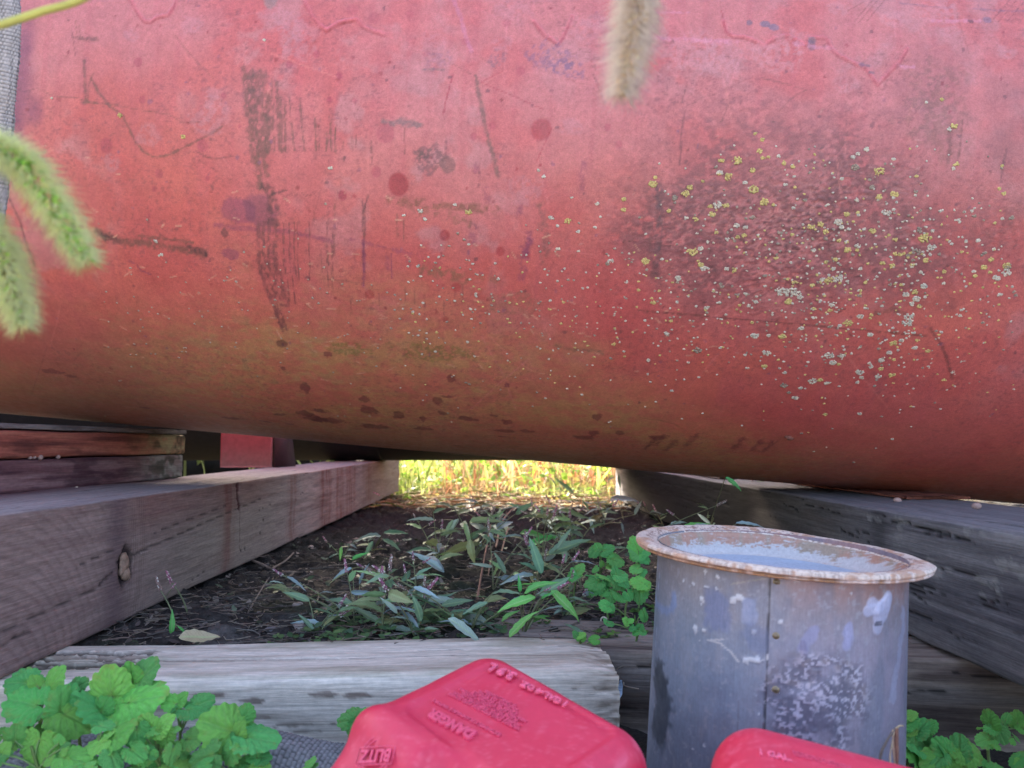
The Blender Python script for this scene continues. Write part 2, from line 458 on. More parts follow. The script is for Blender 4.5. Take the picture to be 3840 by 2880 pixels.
    cv.blob(*A([(1440, 1580)])[0], .012, .009, PU, .7, .8)
    cv.stroke(A([(1340, 1400), (1500, 1420), (1800, 1440), (2060, 1500)]), 26 * k, PU, .6, .6)
    cv.stroke(A([(1660, 1160), (1690, 1230), (1700, 1380)]), 60 * k, DK, .8, .6, patch=.35)
    cv.stroke(A([(1690, 1210), (1780, 1185)]), 12 * k, DK, .8)
    for x in range(1740, 1960, 23):
        cv.stroke(A([(x, 1200 + 10 * (x % 3)), (x + 14, 1215)]), 6 * k, DK, .5)
    for x0, x1, x2, x3, wd in ((1612, 1640, 1700, 1760, 26), (1640, 1680, 1730, 1780, 22), (1672, 1710, 1750, 0, 20), (1712, 1745, 1780, 0, 34), (1765, 1790, 1800, 0, 10), (1800, 1822, 1840, 0, 8), (1832, 1850, 0, 0, 8), (1852, 1862, 0, 0, 6), (1925, 1925, 0, 0, 6), (2035, 2040, 0, 0, 7), (2070, 2072, 0, 0, 7)):
        pts = [(x0, 500), (x0 + 3, 700)] 
        P_ = A([(x0, 1385), (x0 + 2, 1659)]) + E_([(x1, 250)] + ([(x2, 400)] if x2 else []) + ([(x3, 560)] if x3 else []))
        cv.stroke(P_, wd * k * 1.1, lin(96, 56, 56), .85, .5, patch=.32)
    cv.blob(*E_([(1755, 645)])[0], .010, .008, DK, .8)
    cv.stroke(A([(610, 1440), (660, 1465), (720, 1495), (800, 1505), (900, 1510), (1000, 1520), (1100, 1545), (1180, 1560), (1280, 1575)]), 48 * k, BR, .9, .55, patch=.26)
    cv.stroke(A([(610, 1450), (660, 1475), (740, 1500)]), 36 * k, DK, .9, .5)
    cv.stroke(A([(860, 1465), (1000, 1485), (1200, 1510)]), 20 * k, BR, .8, .7)
    cv.stroke(A([(1180, 1535), (1230, 1560), (1275, 1580)]), 36 * k, DK, .8, .6)
    cv.stroke(E_([(800, 130), (850, 150), (880, 190), (940, 215)]), 10 * k, PU, .8)
    # patches and streaks of the middle
    cv.stroke(B([(400, 755), (450, 765), (520, 760), (620, 778)]), 38 * k, GR, .9, .6)
    cv.stroke(B([(970, 470), (990, 600), (1010, 700), (1040, 830), (1065, 920), (1085, 1000), (1105, 1095)]), 24 * k, lin(112, 78, 70), .9, .5)
    cv.stroke(B([(830, 0), (870, 90), (900, 200), (940, 320)]), 22 * k, lin(176, 108, 130), .55, .4)
    cv.stroke(B([(825, 470), (790, 600), (765, 710)]), 9 * k, RD, .7); cv.stroke(B([(785, 860), (778, 980)]), 8 * k, DK, .6)
    cv.stroke(B([(775, 370), (950, 465)]), 6 * k, BR, .5); cv.stroke(B([(990, 350), (1100, 430)]), 6 * k, BR, .5)
    cv.stroke(B([(1000, 510), (1210, 410)]), 6 * k, RD, .5); cv.stroke(B([(1000, 510), (1390, 680)]), 7 * k, RD, .5)
    cv.stroke(B([(1700, 460), (1760, 610)]), 6 * k, DK, .5); cv.stroke(B([(1440, 800), (1350, 1000)]), 7 * k, RD, .6)
    cv.blob(*B([(690, 1000)])[0], .022, .020, lin(98, 66, 66), .85, .8, speck=.45)
    cv.blob(*B([(790, 1020)])[0], .012, .012, lin(104, 74, 70), .85, .6)
    cv.blob(*B([(640, 950)])[0], .010, .012, lin(98, 66, 66), .85, .6, speck=.42)
    cv.stroke(B([(590, 945), (650, 960), (720, 900)]), 22 * k, lin(100, 70, 68), .85, .7)
    cv.stroke(B([(640, 430), (700, 432), (775, 435)]), 14 * k, GR, .85, .6)
    cv.blob(*B([(720, 370)])[0], .022, .014, lin(134, 92, 108), .5, .8, speck=.5)
    cv.blob(*B([(1100, 360)])[0], .016, .016, lin(118, 84, 92), .7, .8, speck=.5)
    cv.blob(*B([(1440, 340)])[0], .034, .022, lin(112, 82, 104), .7, .8, speck=.5, ssc=(180, 180))
    cv.blob(*B([(1560, 430)])[0], .024, .014, lin(112, 82, 104), .7, .8, speck=.5, ssc=(180, 180))
    for x, y, r, a in ((1375, 805, 62, .75), (490, 1150, 66, .95), (405, 830, 56, .5), (1075, 780, 24, .5), (775, 1465, 34, .85), (140, 1215, 26, .7), (212, 1220, 13, .7), (350, 1070, 30, .6), (1790, 790, 22, .6), (1290, 1590, 20, .7), (1120, 1565, 28, .7), (955, 850, 22, .6), (200, 60, 40, .35), (340, 110, 36, .35), (560, 90, 26, .3), (660, 330, 24, .3), (1250, 440, 26, .5), (1160, 140, 30, .4), (60, 620, 20, .5), (215, 625, 16, .4), (1225, 1050, 9, .8), (1370, 1028, 9, .8), (1860, 900, 22, .5), (915, 1170, 7, .8), (120, 475, 20, .5), (900, 260, 22, .4)):
        cv.blob(*B([(x, y)])[0], r * k * .9, r * k, RD if a > .6 else lin(150, 56, 72), a, .15, h=-.0002)
    for x, y, r in ((660, 905, 40), (1260, 905, 34), (990, 1080, 26), (960, 1175, 16), (928, 1342, 12), (860, 385, 26), (885, 620, 22), (1390, 595, 18), (1800, 400, 24), (1970, 335, 22), (2110, 470, 20), (2130, 1215, 28), (1290, 1110, 14), (2050, 620, 14), (1490, 785, 10)):
        cv.blob(*A([(x, y)])[0], r * k * .9, r * k * 1.1, lin(140, 50, 68), .6, .15)
    for x, y, r in ((310, 340, 30), (845, 295, 28), (780, 495, 20), (230, 640, 0)):
        if r: cv.blob(*F_([(x, y)])[0], r * k, r * k, lin(140, 44, 46), .7, .15)
    cv.stroke(B([(440, 1245), (560, 1265), (700, 1280), (850, 1290), (1000, 1300), (1100, 1305)]), 46 * k, lin(112, 72, 54), .85, .7, patch=.38, sc_=160)
    cv.stroke(B([(600, 1310), (800, 1350), (900, 1385), (940, 1400)]), 46 * k, lin(116, 80, 60), .8, .7, patch=.42)
    cv.stroke(F_([(630, 190), (720, 200), (800, 215), (900, 240)]), 56 * k, lin(116, 84, 62), .8, .7, patch=.4)
    cv.stroke(F_([(900, 240), (1000, 230), (1090, 250)]), 30 * k, lin(120, 84, 60), .6, .7, patch=.45)
    cv.stroke(B([(300, 1215), (275, 1300), (278, 1430), (265, 1640)]), 13 * k, DK, .85, .5); cv.stroke(B([(262, 1240), (266, 1440)]), 9 * k, DK, .6)
    cv.stroke(F_([(270, 0), (275, 130), (270, 290)]), 20 * k, PU, .8, .6); cv.stroke(F_([(445, 90), (447, 235)]), 8 * k, PU, .7)
    for x, y0, y1 in ((55, 1330, 1430), (90, 1270, 1590), (480, 1330, 1475), (520, 1360, 1490), (525, 800, 955), (45, 820, 920), (70, 720, 940), (95, 800, 950), (145, 880, 1000), (200, 850, 930), (225, 840, 930), (320, 880, 1000), (50, 1560, 1640)):
        cv.stroke(B([(x, y0), (x + 2, y1)]), 8 * k, BR, .75, .6)
    for x, y0, y1 in ((35, 10, 60), (10, 60, 200), (50, 100, 340), (75, 20, 350), (530, 290, 380), (585, 300, 400), (650, 340, 480), (768, 380, 510), (885, 280, 380), (365, 330, 390), (190, 370, 460)):
        cv.stroke(F_([(x, y0), (x + 2, y1)]), 7 * k, BR, .6, .6)
    cv.stroke(F_([(0, 240), (150, 255), (270, 270)]), 9 * k, BR, .6)
    cv.stroke(B([(200, 1490), (400, 1540), (600, 1590)]), 22 * k, PU, .6, .8, patch=.4)
    cv.stroke(B([(1380, 1270), (1400, 1500), (1380, 1600)]), 60 * k, lin(110, 72, 66), .7, .8, patch=.45)
    # lilac vertical runs
    for x, y0, y1, wd in ((1040, 1180, 1240, 34), (960, 1400, 1540, 34), (1300, 1440, 1560, 40), (1640, 950, 1180, 34), (980, 1010, 1090, 30), (1250, 1290, 1320, 50), (430, 1580, 1659, 30), (560, 1600, 1640, 30)):
        cv.stroke(B([(x, y0), (x - 8, y1)]), wd * k, PU, .55, .8, patch=.42)
    cv.stroke(F_([(1290, 0), (1265, 120), (1262, 230)]), 44 * k, PU, .65, .8, patch=.36)
    # brown speckled fields
    cv.blob(*F_([(1180, 400)])[0], .058, .020, lin(134, 90, 72), .6, .8, speck=.45)
    cv.blob(*F_([(180, 680)])[0], .035, .016, lin(104, 96, 50), .7, .8, speck=.45)
    cv.blob(*F_([(680, 700)])[0], .060, .018, lin(104, 96, 50), .7, .8, speck=.47)
    # dark red bare shapes low on the belly
    for x, y, ru, rv in ((300, 1060, .016, .016), (280, 990, .010, .010), (340, 1160, .030, .012), (490, 1090, .010, .016), (640, 1120, .008, .012), (650, 1175, .018, .007), (730, 1000, .010, .012), (790, 975, .012, .004), (760, 1080, .010, .006), (900, 1110, .022, .008), (815, 860, .007, .010), (1165, 905, .004, .005), (1080, 1090, .006, .003), (1160, 1130, .010, .010), (1150, 1190, .018, .007), (1130, 1222, .010, .004), (1290, 1190, .012, .006), (40, 1120, .034, .012), (0, 1060, .014, .010), (1700, 1200, .012, .010), (1640, 1230, .020, .007), (1870, 1200, .008, .008), (2100, 1230, .014, .008), (860, 1280, .014, .003), (1720, 1100, .008, .010), (45, 708, .008, .005)):
        cv.blob(*F_([(x, y)])[0], ru, rv, lin(98, 40, 48), .8, .9, soft=.1, fr=110)
    for x, y, ru, rv in ((1900, 920, .008, .014), (1900, 1080, .016, .014), (1960, 1110, .022, .014), (1440, 1110, .022, .006), (1740, 1085, .012, .007), (1650, 1130, .012, .004), (1800, 1145, .010, .004), (320, 820, .020, .008), (900, 1045, .012, .004), (440, 850, .012, .004), (1760, 800, .004, .006)):
        cv.blob(*E_([(x, y)])[0], ru, rv, lin(92, 42, 48), .75, .9, soft=.1, fr=110)
    for x, y in ((60, 1170), (120, 1150), (180, 1180), (300, 1150), (570, 1170), (680, 1180), (740, 1190)):
        cv.stroke(G_([(x - 30, y + 30), (x + 25, y - 25)]), .011, lin(104, 44, 52), .75, .8)
    # right: dark mottled field under the lichen
    for x, y, ru, rv, al, sp in ((900, 1350, .26, .12, .75, .40), (1300, 1450, .14, .09, .7, .40), (300, 1400, .08, .07, .8, .36), (600, 1250, .16, .07, .6, .42), (700, 960, .18, .05, .55, .45), (1350, 1000, .09, .05, .6, .42), (1100, 640, .12, .04, .45, .5), (1600, 1400, .12, .07, .55, .44), (400, 560, .08, .06, .35, .5)):
        cv.blob(*D([(x, y)])[0], ru, rv, lin(112, 66, 66), al * .80, .9, soft=.35, fr=16, speck=sp, ssc=(110, 150), seed=int(x) % 50)
    for x, y, ru, rv, al in ((1000, 1300, .30, .13, .24), (500, 1150, .10, .09, .25), (1350, 1150, .12, .10, .25), (1500, 1500, .14, .06, .2), (1720, 620, .055, .075, .28), (1700, 450, .05, .04, .22), (2180, 760, .022, .075, .5), (2060, 620, .02, .05, .4), (2070, 880, .02, .04, .4)):
        cv.blob(*D([(x, y)])[0], ru, rv, lin(128, 74, 74), al, .8, soft=.7, fr=20)
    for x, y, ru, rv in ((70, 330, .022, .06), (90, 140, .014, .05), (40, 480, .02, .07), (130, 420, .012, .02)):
        cv.blob(*tank_uv(x, y), ru, rv, lin(104, 54, 78), .75, .7, soft=.7, fr=20)  # soft shade beside the hanging strap, painted into the tank colour
    cv.blob(*D([(1700, 620)])[0], .05, .07, lin(112, 78, 66), .6, .8, soft=.3, speck=.45, ssc=(150, 170))
    rr = np.random.default_rng(11)
    for _ in range(900):                     # small torn flakes in the lichen field
        x, y = rr.normal(900, 430), rr.normal(1350, 230)
        a = rr.normal(0, .5)
        l = rr.uniform(5, 22)
        cv.stroke(D([(x, y), (x + l * math.cos(a), y + l * math.sin(a))]), rr.uniform(2, 5) * MMPX * 1.6, (lin(74, 40, 42), lin(86, 58, 56), lin(176, 118, 110))[rr.integers(3)], .7, .6, rr.uniform(-.0003, .0005))
    fu, fv = tank_uv(3060, 900)
    fm = np.exp(-((U - fu) / .26) ** 2 - ((V - fv) / .13) ** 2) * smooth(.35, .6, fbm(U * 9, V * 9, 3, 66))
    cr = fbm(U * 210, V * 300, 2, 67)
    cv.h += fm * (cr - .5) * .0024
    cv.mix(lin(84, 48, 50), fm * smooth(.52, .64, cr) * .6)
    cv.mix(lin(176, 122, 116), fm * smooth(.40, .30, cr) * .35)
    cv.stroke(D([(110, 1080), (112, 1330), (90, 1600)]), 36 * MMPX * .75, lin(82, 60, 62), .85, .7, patch=.38)
    cv.stroke(D([(60, 1300), (75, 1600)]), 30 * MMPX * .75, lin(92, 60, 60), .6, .7, patch=.42)
    cv.stroke(G_([(-10, 405), (150, 420), (300, 430), (450, 448), (600, 460), (850, 480), (1000, 492), (1300, 522), (1500, 540), (1650, 552)]), 11 * MMPX * .75, lin(92, 54, 48), .8, .8, patch=.3)
    cv.stroke(G_([(1672, 512), (1720, 580), (1760, 660), (1782, 740), (1800, 800)]), 17 * MMPX * .75, lin(98, 56, 52), .85, .5)
    cv.stroke(G_([(1360, 420), (1450, 400), (1500, 420)]), 36 * MMPX * .75, lin(96, 66, 56), .7, .8, patch=.4)
    cv.stroke(G_([(0, 1025), (120, 1040), (200, 1060), (260, 1100)]), 7 * MMPX, lin(110, 70, 50), .6, .6)
    cv.stroke(F_([(1470, 655), (1560, 680), (1740, 690), (1760, 710)]), 22 * k, lin(112, 84, 66), .75, .6, patch=.35)
    cv.stroke(D([(1780, 755), (1785, 850), (1775, 935)]), 22 * MMPX * .75, lin(104, 66, 60), .85, .6)
    cv.stroke(D([(1858, 690), (1850, 800), (1828, 940)]), 11 * MMPX * .75, lin(104, 66, 60), .8, .5)
    cv.stroke(D([(2110, 860), (2090, 960), (2078, 1050)]), 11 * MMPX * .75, DK, .6, .7)
    cv.stroke(D([(255, 650), (240, 760), (228, 950)]), 9 * MMPX * .75, DK, .6, .7)
    cv.stroke(D([(700, 450), (830, 480), (960, 520)]), 7 * MMPX * .75, BR, .6); cv.stroke(D([(800, 640), (870, 570), (950, 520)]), 6 * MMPX, BR, .5)
    cv.stroke(D([(240, 590), (270, 490)]), 6 * MMPX, BR, .6); cv.stroke(D([(470, 700), (510, 600)]), 6 * MMPX, BR, .6)
    cv.stroke(D([(300, 600), (360, 560), (430, 545)]), 5 * MMPX, BR, .4); cv.stroke(D([(470, 60), (490, 170), (520, 200)]), 5 * MMPX, RD, .6)
    cv.stroke(D([(1920, 50), (2050, 60), (2212, 65)]), 10 * MMPX, lin(110, 80, 96), .7, .8); cv.stroke(D([(1200, 60), (1290, 10)]), 5 * MMPX, DK, .5)
    cv.stroke(D([(1500, 18), (1650, 35), (1800, 45)]), 8 * MMPX, lin(110, 80, 96), .6, .8)
    for x0 in (1230, 1260, 1300, 2020, 2060, 2110):
        cv.stroke(D([(x0, 130), (x0 + 110, 0)]), 4 * MMPX, DK, .45)
    cv.blob(*D([(720, 138)])[0], .0078, .006, lin(96, 88, 104), .95, .4); cv.blob(*D([(775, 158)])[0], .0085, .0065, lin(104, 94, 112), .95, .5)
    cv.blob(*D([(630, 130)])[0], .004, .005, lin(96, 84, 96), .9, .4); cv.blob(*D([(990, 230)])[0], .006, .005, lin(100, 84, 92), .9, .5)
    cv.blob(*D([(985, 262)])[0], .0055, .008, lin(108, 82, 92), .8, .6); cv.blob(*D([(1998, 115)])[0], .0065, .0055, lin(120, 92, 108), .9, .4)
    cv.blob(*D([(1280, 375)])[0], .005, .004, lin(110, 84, 92), .85); cv.blob(*D([(1312, 378)])[0], .004, .003, lin(110, 84, 92), .85); cv.blob(*D([(1330, 420)])[0], .005, .003, lin(110, 84, 92), .85)
    for x, y, r in ((840, 240, .03), (800, 330, .035), (1470, 100, .022), (1740, 80, .03), (1740, 20, .02), (1780, 180, .014), (2100, 300, .014), (1140, 50, .016), (300, 300, .045), (500, 320, .04), (1190, 480, .02)):
        cv.blob(*D([(x, y)])[0], r, r * .7, lin(178, 122, 124), .5, .9, soft=.3, fr=40, speck=.42, ssc=(150, 150), seed=int(x) % 40)
    for x0, y0, x1, y1, wd in ((60, 215, 560, 245, 20), (880, 250, 1110, 280, 16), (1500, 380, 1580, 385, 16), (60, 72, 280, 72, 8), (1680, 120, 1990, 120, 14)):
        cv.stroke(D([(x0, y0), (x1, y1)]), wd * MMPX, lin(196, 130, 150), .5, .7, patch=.35)
    for x, y, r in ((1200, 160, .02), (820, 225, .012), (1330, 640, .016), (1330, 570, .012), (1720, 130, .03), (1850, 200, .03), (1840, 300, .024), (1300, 740, .03), (940, 850, .02), (700, 1010, .014)):
        cv.blob(*A([(x, y)])[0], r, r * .8, lin(170, 112, 116), .55, .9, soft=.3, speck=.4, ssc=(150, 150), seed=int(x) % 40)
    for x, y, r in ((1180, 60, .03), (690, 260, .02), (1130, 270, .016), (1680, 180, .03), (1700, 130, .02), (1280, 1190, .03), (1550, 780, .02)):
        cv.blob(*B([(x, y)])[0], r, r * .7, lin(170, 112, 116), .5, .9, soft=.3, speck=.4, ssc=(150, 150), seed=int(x) % 40)
    cv.blob(*A([(1680, 10)])[0], .012, .014, lin(128, 108, 104), .85, .5)
    # hairline scratches and pale snail-like trails
    for _ in range(80):
        x, y = rr.uniform(100, 3800), rr.uniform(0, 1500)
        a = rr.uniform(0, math.pi); l = rr.uniform(30, 330)
        b_ = a + rr.normal(0, .12)
        pts = [(x, y), (x + l * .5 * math.cos(a), y + l * .5 * math.sin(a)), (x + l * .5 * (math.cos(a) + math.cos(b_)), y + l * .5 * (math.sin(a) + math.sin(b_)))]
        pts = [(max(0, min(3840, q[0])), max(-40, min(1540, q[1]))) for q in pts]
        cv.stroke([tank_uv(*q) for q in pts], .0024, (lin(214, 128, 116), lin(206, 120, 120), lin(92, 50, 50))[rr.integers(3)], rr.uniform(.12, .34), .5)
    for _ in range(110):                     # pale grass clippings stuck low down
        x, y = rr.uniform(300, 2700), rr.normal(1150, 190)
        y = min(y, 1520)
        a = rr.normal(.25, .5); l = rr.uniform(8, 34)
        cv.stroke([tank_uv(x, y), tank_uv(x + l * math.cos(a), min(y + l * math.sin(a), 1540))], .0022, lin(190, 142, 116), .75, .4, .0004)
    for _ in range(260):                     # chips
        x, y = rr.uniform(0, 3840), rr.uniform(0, 1560)
        cv.blob(*tank_uv(x, y), rr.uniform(.0015, .0035), rr.uniform(.0015, .004), (lin(90, 56, 60), lin(120, 74, 92), lin(120, 40, 44))[rr.integers(3)], rr.uniform(.5, .9), .7, fr=200)
    # geometry
    L0, L1 = us[0], us[-1]
    prof = np.ones(len(us))
    for i, u in enumerate(us):
        e = min(u - L0, L1 - u)
        if e < .22: prof[i] = max(.02, math.sqrt(max(1 - ((.22 - e) / .22) ** 2, 0)))
    R_ = TR * prof[:, None] + cv.h + 0.0012 * (fbm(U * 4, V * 4, 3, 55) - .5) * 2
    th = V / TR
    p = TP + U[..., None] * TA + R_[..., None] * (np.cos(th)[..., None] * TF + np.sin(th)[..., None] * TU)
    root = empty('fuel_tank', tank_pt(0, -math.pi / 2 * TR), 'large weathered red cylindrical tank lying on timbers and boards, spotted with lichen', 'tank')
    off = np.array(root.location)
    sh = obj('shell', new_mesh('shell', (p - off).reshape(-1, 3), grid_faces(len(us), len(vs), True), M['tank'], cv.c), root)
    # lichen
    Y1, W1, G1 = lin(192, 172, 112), lin(192, 182, 164), lin(150, 136, 120)
    mbY, mbW = MB(), MB()
    def rosette(px, py, size, col):
        if not (0 < py < 1880): return
        u, v = tank_uv(px, py)
        r = size * MMPX * .5 * 1.08 * rr.uniform(.75, 1.2)
        n = max(3, int(5 + size * 1.15))
        for _ in range(n):
            a, q = rr.uniform(0, 6.28), math.sqrt(rr.uniform(0, 1)) * r
            uu, vv = u + q * math.cos(a) * 1.15, v + q * math.sin(a) * rr.uniform(.6, 1.0)
            c = tank_pt(uu, vv, TR + .0003)
            th_ = vv / TR
            nn = math.cos(th_) * TF + math.sin(th_) * TU
            tt = np.cross(nn, TA)
            s_ = rr.uniform(.0006, .0014) * (1 + size / 60)
            vv_ = ICO_V * (1 + .25 * rr.normal(size=(12, 1)).clip(-1, 1))
            pts = c + s_ * (vv_[:, :1] * TA + vv_[:, 1:2] * tt + .6 * vv_[:, 2:] * nn) - off
            cc = np.asarray(col) * rr.uniform(.7, 1.12)
            (mbY if col is Y1 else mbW).add(pts, ICO_F, cc)
    for X, Y, S, c in [(560, 925, 30, 1), (705, 805, 18, 1), (665, 770, 10, 1), (468, 925, 20, 1), (690, 870, 20, 1), (708, 910, 14, 1), (830, 940, 16, 1), (880, 960, 18, 1), (510, 1020, 24, 1), (650, 980, 16, 1), (655, 1090, 30, 1), (75, 1060, 24, 1), (90, 1022, 14, 1), (290, 1080, 18, 1), (260, 1115, 22, 1), (200, 1140, 22, 2), (445, 1180, 26, 0), (495, 1185, 18, 1), (415, 1235, 22, 1), (405, 1190, 14, 1), (715, 1165, 32, 1), (770, 1180, 12, 1), (320, 1262, 14, 1), (458, 995, 18, 0), (555, 1300, 20, 0), (605, 1310, 16, 0), (440, 1340, 12, 1), (600, 1355, 18, 1), (300, 1448, 30, 1), (350, 1432, 16, 0), (1305, 860, 20, 0), (1255, 885, 14, 0), (1230, 905, 16, 0), (1240, 965, 22, 2), (1380, 985, 30, 1), (1335, 1080, 20, 2), (1465, 1120, 22, 1), (1375, 1135, 18, 1), (1420, 1225, 24, 0), (1190, 1235, 22, 1), (1040, 1290, 22, 1), (985, 1305, 20, 1), (1140, 1280, 24, 0), (1160, 1310, 20, 0), (1070, 1335, 14, 1), (1340, 1330, 22, 1), (1145, 1385, 14, 1), (1640, 1370, 36, 1), (1680, 1425, 24, 0), (1590, 1450, 24, 2), (1255, 1415, 16, 0), (1195, 1440, 22, 1), (1250, 1440, 14, 1), (1125, 1495, 16, 1), (1070, 1510, 12, 1), (1470, 1380, 12, 1), (1500, 1465, 12, 1), (1645, 1500, 20, 1), (1395, 1515, 18, 1), (1450, 1532, 16, 1), (350, 1525, 22, 1), (365, 1545, 20, 0), (540, 1555, 18, 1), (220, 1600, 22, 0), (30, 1505, 28, 1), (1090, 1615, 28, 1), (1050, 1610, 18, 0), (1140, 1610, 24, 0), (2020, 1495, 18, 1), (1980, 1540, 22, 1), (2110, 1530, 22, 1), (2110, 1570, 26, 0), (2050, 1600, 26, 0), (1930, 1590, 14, 1), (1810, 725, 24, 1), (1780, 745, 14, 0), (1740, 572, 12, 1), (1650, 590, 8, 0), (1820, 945, 14, 1), (2095, 1115, 16, 1), (2085, 955, 10, 1), (2140, 1255, 18, 2), (2085, 1260, 12, 0)]:
        rosette(2400 + X * .651, Y * .651, S, (W1, Y1, G1)[c])
    for X, Y, S, c in [(660, 550, 24, 0), (740, 550, 16, 0), (820, 555, 30, 1), (725, 652, 26, 0), (1090, 665, 30, 0), (1165, 668, 20, 0), (1110, 705, 24, 0), (1145, 715, 12, 1), (330, 635, 26, 2), (1265, 760, 26, 0), (1200, 478, 26, 1), (1150, 492, 14, 0), (1270, 440, 20, 0), (1590, 340, 28, 0), (1530, 315, 26, 0), (1585, 300, 20, 1), (1610, 382, 16, 1), (1550, 440, 28, 0), (1540, 478, 30, 0), (855, 355, 28, 1), (870, 300, 38, 0), (810, 295, 32, 0), (920, 330, 20, 0), (930, 510, 16, 0), (1460, 595, 24, 1), (1505, 580, 16, 0), (1580, 620, 22, 0), (1655, 640, 20, 1), (1435, 650, 16, 0), (1390, 695, 24, 0), (1330, 730, 18, 0), (1370, 785, 20, 0), (1450, 775, 22, 1), (1385, 742, 14, 1), (995, 812, 26, 0), (1035, 805, 18, 1), (1075, 825, 16, 0), (830, 838, 22, 2), (925, 852, 16, 0), (895, 908, 22, 0), (715, 728, 20, 1), (1265, 1000, 16, 0), (1065, 1005, 16, 1), (1635, 265, 26, 0), (1325, 545, 20, 0), (30, 462, 14, 0), (385, 390, 16, 0), (155, 537, 16, 0), (1750, 805, 12, 1), (75, 360, 14, 1), (215, 358, 12, 0), (1095, 405, 16, 1), (1100, 375, 14, 0), (1275, 792, 14, 0), (2115, 160, 20, 2), (2060, 1960 - 1740, 18, 0)]:
        rosette(2400 + X * .651, 900 + Y * .651, S, (W1, Y1, G1)[c])
    for X, Y, S, c in [(925, 1320, 26, 1), (623, 1312, 16, 0), (1538, 1375, 22, 1), (1437, 1355, 16, 0), (1478, 1405, 12, 0), (1480, 1550, 18, 0), (1890, 1240, 18, 1), (1890, 1305, 16, 1), (2075, 1148, 22, 1), (1605, 1440, 14, 0), (1710, 1415, 14, 0), (2022, 1625, 24, 1), (1808, 1625, 20, 0), (1390, 1100, 14, 0), (1360, 1060, 10, 0), (840, 1275, 12, 0), (655, 1362, 14, 0), (60, 1045, 10, 0), (925, 1520, 10, 0)]:
        rosette(1200 + X * .6027, Y * .6027, S * .9, (W1, Y1, G1)[c])
    for X, Y, S, c in [(745, 717, 16, 1), (1140, 850, 16, 1), (970, 1500, 14, 0), (1010, 1585, 14, 0), (990, 1590, 10, 0), (1645, 250, 10, 0), (320, 610, 7, 0), (2060, 1045, 12, 0)]:
        rosette(X * .6027, Y * .6027, S * .9, (W1, Y1, G1)[c])
    for _ in range(800):
        x, y = rr.normal(3150, 400), rr.normal(1020, 240)
        if y < 520 or x > 3830 or x < 2050: continue
        rosette(x, y, rr.choice([3, 4, 4, 5, 6, 8, 12]), (W1, W1, Y1, G1)[rr.integers(4)])
    for _ in range(420):
        x, y = rr.uniform(1500, 3800), rr.normal(1200, 170)
        rosette(x, min(y, 1600), rr.choice([4, 5, 6, 8]), (W1, W1, Y1, G1)[rr.integers(4)])
    for _ in range(200):
        x, y = rr.uniform(350, 2600), rr.normal(1180, 170)
        rosette(x, min(y, 1560), rr.choice([3, 4, 6]), G1 * 1.15)
    tag(obj('yellow_lichen', mbY.mesh('yellow_lichen', M['lichen']), root), kind='stuff')
    tag(obj('white_lichen', mbW.mesh('white_lichen', M['lichen']), root), kind='stuff')
    return root
tank()
# brown lump stuck low on the tank
u_, v_ = tank_uv(2957, 1638)
pc = tank_pt(u_, v_, TR + .002)
mb = MB()
for q, (dx, r) in enumerate(((-.004, .0035), (0, .0055), (.005, .004))):
    mb.add((ICO2_V * (1 + .12 * RNG.normal(size=(42, 1)))) * (r, r * .7, r * .8) + (dx, 0, -dx * .3), ICO2_F, lin(112, 70, 60))
tag(obj('mud_lump', mb.mesh('mud_lump', M['stone']), loc=pc), 'small brown lump stuck low on the red tank above the gap', 'mud lump')

def plain_tank(name, center, R, x0, x1, mat_, label):
    n = 96
    xs = np.concatenate([x0 + .22 * (1 - np.cos(np.linspace(0, math.pi / 2, 10))), np.linspace(x0 + .24, x1 - .24, 20), x1 - .22 * (1 - np.cos(np.linspace(math.pi / 2, 0, 10)))])
    v = []
    for x in xs:
        e = min(x - x0, x1 - x)
        r = R * (math.sqrt(max(1 - ((.22 - e) / .22) ** 2, 0)) if e < .22 else 1)
        a = np.arange(n) * 2 * math.pi / n
        v.append(np.stack([np.full(n, x), r * np.cos(a), r * np.sin(a)], -1))
    root = empty(name, (center[0], center[1], center[2] - R), label, 'tank')
    obj('shell', new_mesh('shell', np.concatenate(v) + (0, 0, R), grid_faces(len(xs), n, True), mat_), root)
    for xw in (x0 + .26, x1 - .26, (x0 + x1) / 2):           # weld seams
        a = np.linspace(0, 2 * math.pi, n + 1)
        vv, ff = tube(np.stack([np.full(n + 1, xw), (R + .001) * np.cos(a), R + (R + .001) * np.sin(a)], -1), .004, 5)
        obj('weld_seam', new_mesh('weld_seam', vv, ff, mat_), root)
    return root
plain_tank('storage_tank', (0.05, 4.02, CZ - 0.086 + 0.56), 0.56, -3.4, 2.1, M['dark'], 'dark second tank lying across the timbers behind the red one, only its black underside showing')

